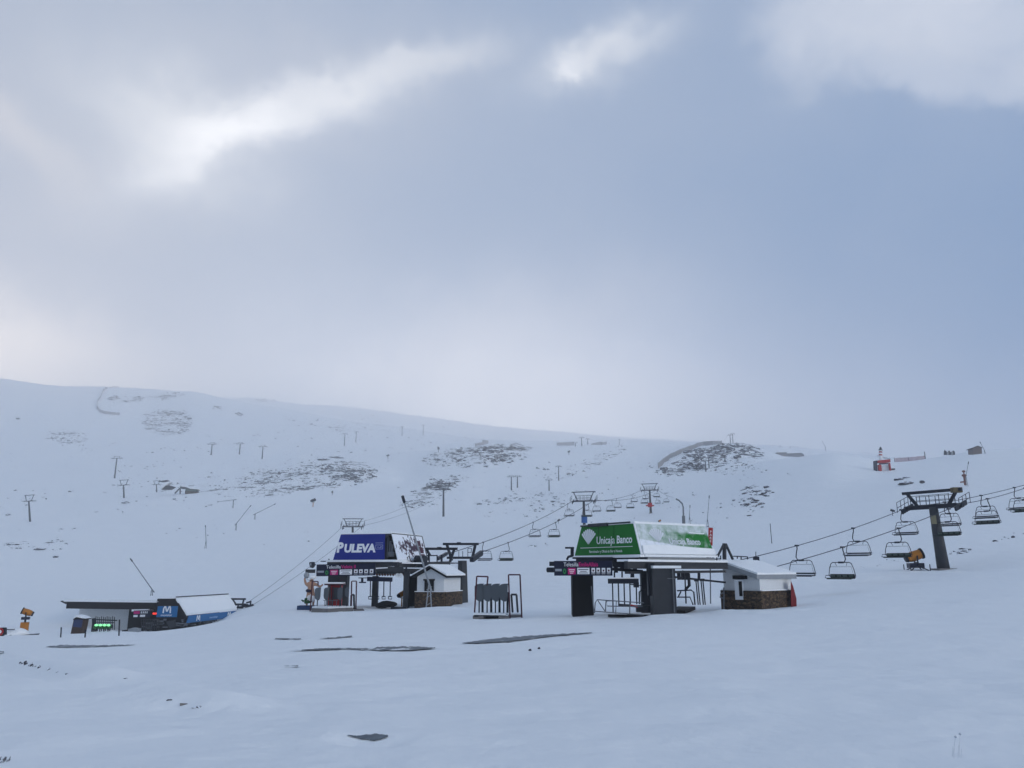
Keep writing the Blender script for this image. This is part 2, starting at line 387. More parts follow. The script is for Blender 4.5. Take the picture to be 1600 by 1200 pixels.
LU, dU = U[0], U[1] - U[0]; LY, dL = math.log(2.0), (math.log(4000) - math.log(2.0)) / (NY - 1)
def zt(x, y):
    u = (x / y - LU) / dU; l = (math.log(max(y, 2.01)) - LY) / dL
    i = int(min(max(l, 0), NY - 2)); j = int(min(max(u, 0), len(U) - 2)); fl = l - i; fu = u - j
    return float((ZG[i, j] * (1 - fu) + ZG[i, j + 1] * fu) * (1 - fl) + (ZG[i + 1, j] * (1 - fu) + ZG[i + 1, j + 1] * fu) * fl)
def ground(px, py, y0=4.0, y1=3900.0):
    """first point of the terrain seen through a picture position, beyond y0"""
    t = slope(py); u = (px - 800) / FPX * (math.cos(PIT) + t * math.sin(PIT)); y = y0; prev = y
    while y < y1:
        if zt(u * y, y) >= t * y: break
        prev = y; y *= 1.004
    else:                                            # over the crest: take the skyline point instead
        best = None; y = y0
        while y < y1:
            q = zt(u * y, y) / y
            if best is None or q > best[0]: best = (q, y)
            y *= 1.01
        b = best[1]; return Vector((u * b, b, zt(u * b, b)))
    a, b = prev, y
    for _ in range(12):
        m_ = (a + b) / 2
        if zt(u * m_, m_) >= t * m_: b = m_
        else: a = m_
    return Vector((u * b, b, zt(u * b, b)))
def drop(p, dz=0.0): return Vector((p.x, p.y, zt(p.x, p.y) + dz))
def sit(px, Y, dz=0.0):
    """ground point under picture column px at distance Y"""
    u = (px - 800) / FPX * math.cos(PIT)
    for _ in range(3):
        z = zt(u * Y, Y); u = (px - 800) / FPX * (math.cos(PIT) + z / Y * math.sin(PIT))
    return Vector((u * Y, Y, zt(u * Y, Y) + dz))
# low snow banks: the road edge lower left, drifts round the near station
for (a, b, w, h) in (((-60, 1024), (150, 1058), 0.8, 0.30), ((250, 1085), (345, 1105), 0.7, 0.22), ((1060, 948), (1110, 940), 1.6, 0.45), ((540, 962), (700, 952), 1.5, 0.25), ((1130, 957), (1240, 955), 1.0, 0.12)):
    pa, pb = ground(*a), ground(*b); bump_path(pa, pb, w, h)
for (a, b, w, h) in (((1130, 956), (1188, 958), .45, .16), ((1188, 958), (1243, 955), .45, .14), ((890, 963), (934, 963), .4, .10), ((1018, 965), (1066, 964), .5, .18), ((738, 970), (818, 972), .45, .12), ((648, 948), (726, 947), .6, .22), ((484, 962), (556, 962), .5, .10), ((1465, 896), (1490, 896), .8, .2), ((1410, 893), (1450, 895), 1.0, .15)):
    pa, pb = ground(*a), ground(*b); bump_path(pa, pb, w, h)
# shallow hollows in the near snow
for (a, b, w, h) in (((-60, 1031), (150, 1067), 0.6, -0.24), ((560, 1153), (600, 1155), 0.28, -0.09), ((265, 1098), (300, 1108), 0.4, -0.1)):
    pa, pb = ground(*a), ground(*b); bump_path(pa, pb, w, h)

PXG = 800 + FPX * XG / (YYG * math.cos(PIT) + ZG * math.sin(PIT)); PYG = 600 - FPX * (ZG * math.cos(PIT) - YYG * math.sin(PIT)) / (YYG * math.cos(PIT) + ZG * math.sin(PIT))
RK = np.zeros_like(ZG)                                      # where rock shows through: picture ellipse, distance range, strength
for (cx, cy, rx, ry, an, y0, y1, am) in ((490, 745, 112, 22, 4, 330, 850, .9), (545, 735, 46, 16, 0, 330, 850, 1.15), (395, 765, 80, 14, 0, 300, 700, .6), (745, 712, 84, 16, 4, 330, 950, .85), (770, 708, 36, 10, -18, 330, 950, 1.1), (800, 699, 34, 6, 0, 330, 950, 1.2),
      (675, 768, 50, 13, 25, 300, 800, .85), (782, 783, 48, 5, 5, 250, 600, .8), (860, 783, 34, 16, 0, 250, 600, .6), (930, 722, 62, 7, 24, 330, 950, .7), (1095, 717, 64, 15, 18, 380, 950, 1.25), (1160, 703, 36, 9, -18, 380, 950, 1.15), (1130, 728, 60, 13, 0, 350, 900, .75),
      (1178, 776, 36, 20, 8, 200, 420, .75), (262, 660, 44, 22, 0, 700, 1700, .95), (103, 682, 40, 12, -4, 600, 1500, .85), (238, 622, 60, 5, 6, 800, 2400, .9), (560, 665, 70, 12, 0, 700, 3000, .6), (412, 626, 30, 3, 0, 800, 5000, .9), (60, 850, 56, 10, 4, 200, 420, .6), (290, 762, 50, 10, 0, 350, 700, .6), (1560, 842, 60, 5, 14, 80, 160, .6)):
    a = R(an); dx = PXG - cx; dy = PYG - cy; u_ = (dx * math.cos(a) - dy * math.sin(a)) / rx; v_ = (dx * math.sin(a) + dy * math.cos(a)) / ry
    RK = np.maximum(RK, np.clip(1.25 - (u_ ** 2 + v_ ** 2), 0, .62) * min(am, 1.0) * 1.15 * ((YYG > y0) & (YYG < y1)))
def build_terrain():
    nu = len(U); V = np.stack([XG, YYG, ZG], -1).reshape(-1, 3)
    i = np.arange(NY - 1)[:, None] * nu + np.arange(nu - 1)[None, :]
    F = np.stack([i, i + 1, i + nu + 1, i + nu], -1).reshape(-1, 4)
    me = bpy.data.meshes.new('snow_ground'); me.vertices.add(len(V)); me.vertices.foreach_set('co', V.ravel())
    me.loops.add(F.size); me.loops.foreach_set('vertex_index', F.ravel().astype(np.int32))
    me.polygons.add(len(F)); me.polygons.foreach_set('loop_start', (np.arange(len(F)) * 4).astype(np.int32))
    me.polygons.foreach_set('use_smooth', np.ones(len(F), bool))
    me.materials.append(M_GROUND); me.update(calc_edges=True)
    at_ = me.attributes.new('rockiness', 'FLOAT', 'POINT'); at_.data.foreach_set('value', RK.ravel().astype(np.float32))
    o = bpy.data.objects.new('snow_ground', me); col.objects.link(o); tag(o, kind='structure')
build_terrain()
o = MB().add([(-3000, -400, -2.0), (3000, -400, -2.0), (3000, 3, -2.0), (-3000, 3, -2.0)], [(0, 1, 2, 3)]).build('ground', M_SNOW); tag(o, kind='structure')

# ---------------------------------------------------------------- the hazy air
scn.cycles.volume_bounces = 4; scn.cycles.max_bounces = 10; scn.cycles.diffuse_bounces = 3
HAZE = 0.00054
mh = bpy.data.materials.new('haze'); mh.use_nodes = True; nt = mh.node_tree; nt.nodes.clear()
pv = nt.nodes.new('ShaderNodeVolumePrincipled'); pv.inputs['Color'].default_value = (0.99, 0.99, 1.0, 1); pv.inputs['Density'].default_value = HAZE; pv.inputs['Anisotropy'].default_value = 0.91
ou = nt.nodes.new('ShaderNodeOutputMaterial'); nt.links.new(pv.outputs[0], ou.inputs['Volume'])
zmin = float(ZG.min()); zmax = float(ZG.max())
o = MB().box((0, 1850, (zmin - 4 + zmax + 8) / 2), 11000, 4600, zmax - zmin + 12).build('haze', mh); tag(o, kind='stuff')

# ================================================================ materials for built things
M_STEEL = mat('galvanised_steel', (0.13, 0.14, 0.155), 0.45, 0.5, var=0.25)
M_DSTEEL = mat('dark_steel', (0.014, 0.017, 0.026), 0.5, 0.3, var=0.3)
M_GREY = mat('grey_cladding', (0.036, 0.039, 0.045), 0.6, var=0.22)
M_LGREY = mat('pale_metal', (0.28, 0.30, 0.32), 0.5, 0.2, var=0.15)
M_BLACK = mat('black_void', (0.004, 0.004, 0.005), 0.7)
M_BROWN = mat('brown_timber', (0.012, 0.009, 0.010), 0.7, var=0.3)
M_WHITE = mat('white_render', (0.66, 0.68, 0.69), 0.8, bump=(3, 0.2, 0.02), var=0.05)
M_WLET = mat('white_lettering', (0.80, 0.82, 0.84), 0.5)
M_CONC = mat('concrete', (0.17, 0.16, 0.155), 0.9, bump=(9, 0.4, 0.02), var=0.3)
M_NAVY = mat('navy_panel', (0.006, 0.009, 0.030), 0.4)
M_BLUE = mat('blue_panel', (0.008, 0.020, 0.21), 0.45, var=0.08)
M_SKYB = mat('sky_blue_panel', (0.010, 0.12, 0.31), 0.45, var=0.06)
M_GREEN = mat('green_panel', (0.008, 0.15, 0.018), 0.6, var=0.10)
M_MAG = mat('magenta_print', (0.50, 0.012, 0.16), 0.5)
M_LGREEN = mat('green_print', (0.02, 0.24, 0.06), 0.5)
M_RED = mat('red_paint', (0.36, 0.012, 0.014), 0.5, var=0.15)
M_DRED = mat('dark_red_steel', (0.060, 0.012, 0.020), 0.5)
M_ORANGE = mat('orange_paint', (0.40, 0.15, 0.012), 0.5, var=0.15)
M_ROPE = mat('steel_rope', (0.025, 0.030, 0.042), 0.6)
M_SEATG = mat('dark_green_seat', (0.012, 0.024, 0.018), 0.5)
M_PAD = mat('grey_green_pad', (0.085, 0.12, 0.10), 0.6)
M_PADDLE = mat('grey_paddle', (0.085, 0.10, 0.115), 0.5, var=0.12)
M_WOOD = mat('weathered_wood', (0.15, 0.12, 0.11), 0.85, var=0.25)
M_NET = mat('fence_netting', (0.36, 0.35, 0.36), 0.9)
M_PINK = mat('faded_pink_net', (0.38, 0.27, 0.30), 0.9)
M_SKIN = mat('painted_skin', (0.42, 0.24, 0.16), 0.6)
M_PLANT = mat('leaf_green', (0.015, 0.075, 0.02), 0.7)
def road_nodes(nt, b):
    t = nt.nodes.new('ShaderNodeTexCoord'); mp = nt.nodes.new('ShaderNodeMapping'); mp.inputs['Scale'].default_value = (1.1, 0.55, 1.0); nt.links.new(t.outputs['Object'], mp.inputs[0])
    n = nt.nodes.new('ShaderNodeTexNoise'); n.inputs['Scale'].default_value = 1.0; n.inputs['Detail'].default_value = 7; n.inputs['Roughness'].default_value = 0.7; nt.links.new(mp.outputs[0], n.inputs['Vector'])
    r = nt.nodes.new('ShaderNodeMapRange'); nt.links.new(n.outputs['Fac'], r.inputs[0]); r.inputs[1].default_value = 0.56; r.inputs[2].default_value = 0.62
    n2 = nt.nodes.new('ShaderNodeTexNoise'); n2.inputs['Scale'].default_value = 9; n2.inputs['Detail'].default_value = 5; nt.links.new(t.outputs['Object'], n2.inputs['Vector'])
    c = nt.nodes.new('ShaderNodeMix'); c.data_type = 'RGBA'; nt.links.new(n2.outputs['Fac'], c.inputs[0]); c.inputs[6].default_value = (0.06, 0.075, 0.09, 1); c.inputs[7].default_value = (0.19, 0.22, 0.25, 1)
    m_ = nt.nodes.new('ShaderNodeMix'); m_.data_type = 'RGBA'; nt.links.new(r.outputs[0], m_.inputs[0]); nt.links.new(c.outputs[2], m_.inputs[6]); m_.inputs[7].default_value = (0.80, 0.83, 0.86, 1)
    nt.links.new(m_.outputs[2], b.inputs['Base Color'])
M_ROAD = mat('wet_asphalt', (0.115, 0.14, 0.165), 0.6, build=road_nodes)
M_GLAMP = mat('green_lamp', (0.30, 1.0, 0.42), 0.3, emit=0.9)
M_RLAMP = mat('red_lamp', (1.0, 0.05, 0.03), 0.3, emit=1.2)
def stone_nodes(nt, b):
    t = nt.nodes.new('ShaderNodeTexCoord'); v = nt.nodes.new('ShaderNodeTexVoronoi'); v.inputs['Scale'].default_value = 3.6
    mp = nt.nodes.new('ShaderNodeMapping'); mp.inputs['Scale'].default_value = (1, 1, 1.9)
    nt.links.new(t.outputs['Object'], mp.inputs[0]); nt.links.new(mp.outputs[0], v.inputs['Vector'])
    e = nt.nodes.new('ShaderNodeTexVoronoi'); e.feature = 'DISTANCE_TO_EDGE'; e.inputs['Scale'].default_value = 3.6; nt.links.new(mp.outputs[0], e.inputs['Vector'])
    cr = nt.nodes.new('ShaderNodeValToRGB'); nt.links.new(v.outputs['Color'], cr.inputs[0])
    cr.color_ramp.elements[0].color = (0.020, 0.014, 0.013, 1); cr.color_ramp.elements[1].color = (0.16, 0.105, 0.06, 1)
    er = nt.nodes.new('ShaderNodeMapRange'); nt.links.new(e.outputs['Distance'], er.inputs[0]); er.inputs[2].default_value = 0.09
    mm = nt.nodes.new('ShaderNodeMix'); mm.data_type = 'RGBA'; nt.links.new(er.outputs[0], mm.inputs[0])
    mm.inputs[6].default_value = (0.012, 0.011, 0.012, 1); nt.links.new(cr.outputs[0], mm.inputs[7]); nt.links.new(mm.outputs[2], b.inputs['Base Color'])
    bu = nt.nodes.new('ShaderNodeBump'); bu.inputs['Strength'].default_value = 0.8; bu.inputs['Distance'].default_value = 0.05
    nt.links.new(er.outputs[0], bu.inputs['Height']); nt.links.new(bu.outputs['Normal'], b.inputs['Normal'])
M_STONE = mat('rubble_stone', (0.08, 0.06, 0.05), 0.9, build=stone_nodes)
def patchy(name, c, thr_fn):
    """painted panel partly plastered with snow: object-space x along, y up"""
    def bld(nt, b):
        t = nt.nodes.new('ShaderNodeTexCoord'); s = nt.nodes.new('ShaderNodeSeparateXYZ'); nt.links.new(t.outputs['Object'], s.inputs[0])
        n = nt.nodes.new('ShaderNodeTexNoise'); n.inputs['Scale'].default_value = 2.0; n.inputs['Detail'].default_value = 7; n.inputs['Roughness'].default_value = 0.65
        nt.links.new(t.outputs['Object'], n.inputs['Vector'])
        f = thr_fn(nt, s, n)
        mm = nt.nodes.new('ShaderNodeMix'); mm.data_type = 'RGBA'; nt.links.new(f, mm.inputs[0])
        mm.inputs[6].default_value = (*c, 1); mm.inputs[7].default_value = (0.79, 0.83, 0.89, 1); nt.links.new(mm.outputs[2], b.inputs['Base Color'])
    return mat(name, c, 0.6, build=bld)
def M2(nt, op, a, b_, c=0.0, cl=False):
    n = nt.nodes.new('ShaderNodeMath'); n.operation = op; n.use_clamp = cl
    for i, v in enumerate((a, b_, c)):
        if isinstance(v, (int, float)): n.inputs[i].default_value = v
        else: nt.links.new(v, n.inputs[i])
    return n.outputs[0]
def thr_green(nt, s, n):   # x 0..6.9, y 0..2.1: bottom all snow, blotchy middle band, thin veil above, bare toward the far end
    x, y = s.outputs[0], s.outputs[1]
    e1 = M2(nt, 'MULTIPLY_ADD', x, -0.13, 1.22)
    lower = M2(nt, 'MULTIPLY', M2(nt, 'SUBTRACT', e1, y), 5.0, cl=True)
    upper = M2(nt, 'MULTIPLY', M2(nt, 'MULTIPLY', M2(nt, 'SUBTRACT', y, 1.42), 4.0, cl=True), 0.62)
    lf = M2(nt, 'MULTIPLY_ADD', x, -0.13, 0.74, True)
    m = M2(nt, 'MAXIMUM', M2(nt, 'MAXIMUM', lower, upper), lf)
    nn = M2(nt, 'MULTIPLY', M2(nt, 'MULTIPLY_ADD', n.outputs['Fac'], 4.0, -2.0), 0.35)
    return M2(nt, 'ADD', m, nn, cl=True)
M_SNOWGREEN = patchy('snow_plastered_green', (0.008, 0.16, 0.018), thr_green)
def thr_dark(nt, s, n):    # x along, snow to the near side, dark print showing in the far upper part
    x, y = s.outputs[0], s.outputs[1]
    a = M2(nt, 'MULTIPLY', M2(nt, 'ABSOLUTE', M2(nt, 'SUBTRACT', x, 4.3), 0.0), 0.20)
    b = M2(nt, 'MULTIPLY', M2(nt, 'ABSOLUTE', M2(nt, 'SUBTRACT', y, 1.35), 0.0), 0.8)
    m = M2(nt, 'ADD', a, b)
    return M2(nt, 'MULTIPLY', M2(nt, 'ADD', m, M2(nt, 'MULTIPLY_ADD', n.outputs['Fac'], 5.0, -2.95)), 3.0, cl=True)
M_SNOWDARK = patchy('snow_plastered_print', (0.05, 0.022, 0.045), thr_dark)

# ================================================================ text
def frame_mat(o, x, y):
    x = Vector(x).normalized(); y = Vector(y); y = (y - x * y.dot(x)).normalized(); z = x.cross(y)
    m = Matrix((x, y, z)).transposed().to_4x4(); m.translation = Vector(o); return m
def lettering(s, size, m, parent, M, x, y, align='LEFT', bold=0.0, name='lettering', squash=1.0, lift=0.03, shear=0.0):
    cu = bpy.data.curves.new('t', 'FONT'); cu.body = s; cu.size = size; cu.align_x = align; cu.offset = bold * size
    cu.extrude = 0.012; cu.resolution_u = 3; cu.shear = shear
    ob = bpy.data.objects.new('t', cu); col.objects.link(ob)
    dg = bpy.context.evaluated_depsgraph_get(); me = bpy.data.meshes.new_from_object(ob.evaluated_get(dg))
    bpy.data.objects.remove(ob); bpy.data.curves.remove(cu)
    vs = [(v.co.x * squash + x, v.co.y + y, v.co.z + lift) for v in me.vertices]; fs = [tuple(p.vertices) for p in me.polygons]
    bpy.data.meshes.remove(me)
    return link(name, vs, fs, m, parent, M)
def flat(polys, m, parent, M, name, z=0.02, t=0.015, each=False):
    b = MB()
    for p in polys: b.prism([(q[0], q[1], z) for q in p], (0, 0, t))
    if each: return b.build_each(name, m, parent, M)
    return link(name, b.v, b.f, m, parent, M)
def rect(x0, y0, x1, y1): return [(x0, y0), (x1, y0), (x1, y1), (x0, y1)]
def shell(cx, cy, r, n=8, a0=42, a1=138):
    out = []
    for k in range(n):
        s = a0 + (a1 - a0) * k / n + 1.3; e = a0 + (a1 - a0) * (k + 1) / n - 1.3; m_ = (s + e) / 2
        rr = r * (1 - 0.05 * abs(k - (n - 1) / 2) / (n / 2))
        P = lambda a, q: (cx + math.cos(R(a)) * q, cy + math.sin(R(a)) * q)
        out.append([P(m_, r * 0.05), P(s, rr * 0.93), P(s + 2, rr * 0.985), P(m_, rr), P(e - 2, rr * 0.985), P(e, rr * 0.93)])
    return out

# ================================================================ chairlift towers
def tower(base, H, gauge, a, label, style='frame', r=0.42, lean=0.0, top_h=None, group=None, extra=None):
    """base ground point, H height of the cross-beam above it, a = plan direction of the line"""
    a = Vector((a[0], a[1], 0)).normalized(); b = Vector((-a.y, a.x, 0))
    if b.x < 0: b = -b
    far_ = base.y > 300
    t = thing('lift_tower', base, label, 'lift tower', group or 'chairlift towers across the slopes')
    up = Vector((0, 0, 1)); top = base + up * H + (lean if isinstance(lean, Vector) else a * lean)
    n = 6 if far_ else 10
    MB().tube([base - up * 0.8, top], r, n, r2=r * 0.66).build('pillar', M_GREY, t, smooth=not far_)
    g = gauge / 2
    if style == 'frame':
        th = top_h or gauge * 0.42
        MB().beam(top - b * (g + .25), top + b * (g + .25), r * .62, r * .62).build('crossbeam', M_DSTEEL, t)
        f = MB(); rr = r * .42
        f.beam(top - b * g * .55, top - b * g * .95 + up * th, rr); f.beam(top + b * g * .55, top + b * g * .95 + up * th, rr)
        f.beam(top - b * g * 1.12 + up * th, top + b * g * 1.12 + up * th, r * .5, r * .46)
        f.build('lifting_frame', M_DSTEEL, t)
        if not far_:
            w = MB()
            w.box(top + a * .35 + up * .25, gauge * .8, .5, .05, b, a, up)
            for s in (-1, 1):
                for k in range(-2, 3): w.beam(top + b * g * .36 * k + a * .6 * s + up * .2, top + b * g * .36 * k + a * .6 * s + up * 1.15, .05)
                for hh in (.65, 1.15): w.beam(top - b * g * .75 + a * .6 * s + up * hh, top + b * g * .75 + a * .6 * s + up * hh, .045)
            w.build('walkway', M_DSTEEL, t)
    else:
        MB().beam(top - b * g, top + b * g, r * .62, r * .62).build('crossbeam', M_DSTEEL, t)
        f = MB()
        for s in (-1, 1):
            f.beam(top + b * g * .55 * s, top + b * g * .55 * s + up * gauge * .17, r * .3); 
        f.beam(top - b * g * .6 + up * gauge * .17, top + b * g * .6 + up * gauge * .17, r * .3)
        f.build('lifting_frame', M_DSTEEL, t)
    for s in (-1, 1):
        sb = MB(); c = top + b * g * s
        L = gauge * .42 if style == 'frame' else gauge * .30
        dz = up * (extra or 0.0)
        p0, p1 = c - a * L / 2 - dz * .5, c + a * L / 2 + dz * .5
        sb.beam(p0 + up * .06, p1 + up * .06, r * .25, r * .42)
        st = sb.build('sheave_train', M_DSTEEL, t)
        if not far_:
            k = 6; wb = MB()
            for i in range(k): wb.disc(p0.lerp(p1, (i + .5) / k) - up * .12, b, .2, .12, 10)
            wb.build('wheel_set', M_DSTEEL, st)
            q = MB()
            for z in (0.4, 0.95): q.beam(p0 + b * s * .45 + up * z, p1 + b * s * .45 + up * z, .045)
            for i in range(4): q.beam(p0.lerp(p1, i / 3) + b * s * .45 - up * .1, p0.lerp(p1, i / 3) + b * s * .45 + up * .95, .045)
            q.build('handrail', M_DSTEEL, st)
    if not far_:
        MB().box(base - up * .12, r * 2.9, r * 2.6, .42).build('foot_plate', M_CONC, t)
    return t, top, a, b

# ================================================================ chairs
def chair_meshes(w, dark):
    """one chair hanging from the origin; x across, y forward, z up; returns list of (name, material, MB)"""
    h = 1.05; fr = .034
    hang = MB().tube([(0.0, 0, 0.02), (0.0, 0, -.25), (.10, 0, -.60), (.16, 0, -.95), (.06, 0, -h - .12), (-.10, 0, -h - .17), (-.22, 0, -h - .17)], .050, 6)
    hang.box((0, 0, .02), .14, .5, .12); hang.box((-.3, 0, -h - .17), .42, .16, .15)
    c = -.3; z0 = -h - .17; z1 = z0 - 1.25; W = w / 2
    loop = [(c - W * .62, 0, z0), (c - W * .76, 0, z0 - .10), (c - W * .90, 0, z0 - .55), (c - W * .97, 0, z1 + .25), (c - W * .85, .05, z1), (c - W * .6, .1, z1 - .06)]
    lr = [(2 * c - p[0], p[1], p[2]) for p in loop]
    frm = MB().tube(loop, fr, 6).tube(lr, fr, 6).tube([loop[0], lr[0]], fr * 1.15, 6)
    for s in (-1, 1):
        frm.tube([(c + s * W * .45, 0, z0), (c + s * W * .36, .05, z0 - .28)], fr * .6, 5)
    bar = MB().tube([(c - W * .92, -.12, z1 + .15), (c - W * .80, -.15, z0 - .35), (c + W * .80, -.15, z0 - .35), (c + W * .92, -.12, z1 + .15)], fr * .45, 5)
    seat = MB().box((c, -.22, z1 - .02), w * .90, .52, .07); seat.tube([(c - W * .9, -.46, z1 - .06), (c + W * .9, -.46, z1 - .06)], .05, 6)
    back = MB().box((c, .06, z1 + .17), w * .88, .07, .30 if dark else .12, (1, 0, 0), (0, .97, .2), (0, -.2, .97))
    arm = MB().tube([(c + W * .86, 0, z1 + .22), (c + W * 1.10, -.2, z1 + .20), (c + W * 1.12, -.3, z1 + .02), (c + W * .88, -.3, z1 - .04)], .030, 5)
    arm2 = MB().tube([(c - W * .86, 0, z1 + .22), (c - W * 1.10, -.2, z1 + .20), (c - W * 1.12, -.3, z1 + .02), (c - W * .88, -.3, z1 - .04)], .030, 5)
    out = [('hanger', M_DSTEEL, hang), ('frame', M_DSTEEL, frm), ('restraint_bar', M_DSTEEL, bar),
           ('seat', M_SEATG if dark else M_DSTEEL, seat), ('backrest', M_SEATG if dark else M_DSTEEL, back), ('armrest', M_DSTEEL, arm), ('armrest', M_DSTEEL, arm2)]
    pads = MB()
    for k in range(4):
        x = c + w * .88 * ((k + .5) / 4 - .5)
        if dark: pads.box((x, .02 - .055, z1 + .18), w * .155, .05, .17, (1, 0, 0), (0, .97, .2), (0, -.2, .97))
        else: pads.box((x, -.22, z1 + .035), w * .2, .46, .045)
    out.append(('pad', M_PAD if dark else M_LGREY, pads))
    return out
PROTO = {}
def chair(p, yaw, w, dark, label, group, flip=False):
    key = (w, dark)
    t = thing('lift_chair', p, label, 'lift chair', group)
    Mx = Matrix.Translation(p) @ Matrix.Rotation(yaw, 4, 'Z') @ Matrix.Diagonal((-1 if flip else 1, 1, 1, 1))
    t.matrix_basis = Mx; WM[t] = Mx
    if key not in PROTO:
        PROTO[key] = t
        par = {}
        for (nm, m, b) in chair_meshes(w, dark):
            pr = par['backrest'] if nm == 'pad' and dark else (par['seat'] if nm == 'pad' else t)
            o = link(nm, b.v, b.f, m, pr, Mx); par[nm] = o
    else:
        def cp(src, dst):
            for ch in [c for c in col.objects if c.parent == src]:
                c = ch.copy(); col.objects.link(c); c.parent = dst; WM[c] = Mx; cp(ch, c)
        cp(PROTO[key], t)
    return t
def rope(pts, r, label, group):
    """sagging cable through the given points"""
    out = []
    for i in range(len(pts) - 1):
        A_, B_ = Vector(pts[i]), Vector(pts[i + 1]); L = (B_ - A_).length; k = 10
        for j in range(k):
            t = j / k; out.append(A_.lerp(B_, t) - Vector((0, 0, 4 * t * (1 - t) * min(L * .012, 2.2))))
    out.append(Vector(pts[-1]))
    o = MB().tube(out, r, 5).build('haul_rope', M_ROPE); tag(o, label, 'cable', group); return out
def on_rope(path, px):
    for i in range(len(path) - 1):
        a, b = proj(path[i])[0], proj(path[i + 1])[0]
        if (a - px) * (b - px) <= 0 and a != b: return path[i].lerp(path[i + 1], (px - a) / (b - a))
    return None

# ================================================================ fan snow gun, lance, fence, hut
def snow_gun(p, s, yaw, label, stand='tripod', c=None, group=None):
    t = thing('snow_gun', p, label, 'snow gun', group); c = c or M_ORANGE
    rot = Matrix.Rotation(yaw, 3, 'Z'); f = rot @ Vector((0, 1, 0)); x = rot @ Vector((1, 0, 0)); up = Vector((0, 0, 1))
    hh = {'tripod': 1.25, 'tower': 3.1, 'pole': 2.0}[stand] * s
    P = p + up * hh; d = (f * .9 + up * .32).normalized()
    brl = MB(); N_ = 14
    prof = [(-.75, .30), (-.55, .40), (-.2, .44), (.2, .42), (.45, .40)]
    for i in range(len(prof) - 1): brl.tube([P + d * prof[i][0] * s, P + d * prof[i + 1][0] * s], prof[i][1] * s, N_, r2=prof[i + 1][1] * s, cap=i == 0)
    brl.build('barrel', c, t, smooth=True)
    MB().tube([P + d * .45 * s, P + d * .62 * s], .47 * s, N_).build('nozzle_ring', M_BLACK, t)
    MB().tube([P - d * .75 * s, P - d * .95 * s], .36 * s, N_, r2=.28 * s).build('air_intake', M_DSTEEL, t)
    y = MB()
    for k in (-1, 1): y.beam(P + x * .5 * s * k, P + x * .42 * s * k - up * .6 * s, .09 * s)
    y.beam(P - x * .5 * s - up * .6 * s, P + x * .5 * s - up * .6 * s, .12 * s)
    y.build('yoke', M_DSTEEL, t)
    if stand == 'tripod':
        MB().box(P - up * .85 * s - f * .1, .9 * s, 1.2 * s, .42 * s, x, f, up).build('control_box', M_NAVY, t)
        for k in range(4):
            a = R(45 + 90 * k); e = x * math.cos(a) * 1.35 * s + f * math.sin(a) * 1.1 * s
            MB().beam(P - up * .95 * s + e * .3, p + e - up * .1, .07 * s).beam(p + e - up * .12, p + e + up * .5 * s, .06 * s).build('leg', M_DSTEEL, t)
        MB().beam(p - x * 2.0 * s + up * .42 * s, p + x * 1.7 * s + up * .42 * s, .08 * s).build('tow_bar', M_DSTEEL, t)
    elif stand == 'tower':
        MB().box(P - up * .85 * s, 1.25 * s, 1.0 * s, .34 * s, x, f, up).build('platform', M_NAVY, t)
        MB().tube([P - up * 1.5 * s, P - up * .8 * s], .14 * s, 8).build('swivel_post', M_DSTEEL, t)
        MB().box(p + up * .75 * s, 1.0 * s, 1.0 * s, 1.9 * s, x, f, up).build('base', c, t)
    else:
        MB().tube([p - up * .3, P - up * .6 * s], .12 * s, 8).build('post', c, t)
    return t
def lance(p, tip, label, h0=2.2, r=.07, m=None):
    """snow lance: lattice foot, elbow at p + h0, long inclined tube to tip"""
    t = thing('snow_lance', p, label, 'snow lance', 'snow lances along the piste'); up = Vector((0, 0, 1)); e = p + up * h0
    ft = MB()
    for k in (-1, 1): ft.beam(p + Vector((.28 * k, 0, -.3)), e + Vector((.06 * k, 0, 0)), r * .9)
    for k in range(3): ft.beam(p + Vector((-.25, 0, h0 * (k / 3 + .1))), p + Vector((.25, 0, h0 * (k / 3 + .25))), r * .5)
    ft.build('foot', m or M_STEEL, t)
    MB().tube([e - (tip - e).normalized() * h0 * .35, e, e.lerp(tip, .5), tip], r, 6, r2=r * .6).build('boom', m or M_STEEL, t)
    d = (tip - e).normalized()
    MB().tube([tip - d * .2, tip + d * .45], r * 1.25, 6).build('nozzle_head', M_DSTEEL, t)
    return t
def fence(pts, h, label, m, posts=True, gap=0.0, group=None, spacing=4.0):
    """pts: ground points; palings with gaps so the snow shows through"""
    t = thing('snow_fence', drop(pts[0]), label, 'snow fence', group or 'snow fences on the slopes')
    P = [drop(p) for p in pts]; path = [P[0]]
    for i in range(len(P) - 1):
        L = (P[i + 1] - P[i]).length; k = max(1, int(L / max(spacing, .5)))
        for j in range(1, k + 1): path.append(drop(P[i].lerp(P[i + 1], j / k)))
    path = [p for i, p in enumerate(path) if i == 0 or (p - path[i - 1]).length > .05]
    nb = MB(); up = Vector((0, 0, 1))
    for i in range(len(path) - 1):
        a, b = path[i], path[i + 1]; d = (b - a); n_ = max(3, int(d.length / .5))
        for j in range(n_):
            q = a.lerp(b, (j + .5) / n_); nb.beam(q - up * .2, q + up * h * random.uniform(.93, 1.03), d.length / n_ * (1 - gap), .07)
        for z in (.25, .8): nb.beam(a + up * h * z, b + up * h * z, .10, .10)
    nb.build('palings', m, t)
    if posts:
        for p in path[:100:1]: MB().beam(p - up * .4, p + up * h * 1.12, .14).build('post', M_STEEL, t)
    return t

UP = Vector((0, 0, 1))
def px2m(Y, py=850): return Y * (math.cos(PIT) + slope(py) * math.sin(PIT)) / FPX       # metres per photo pixel
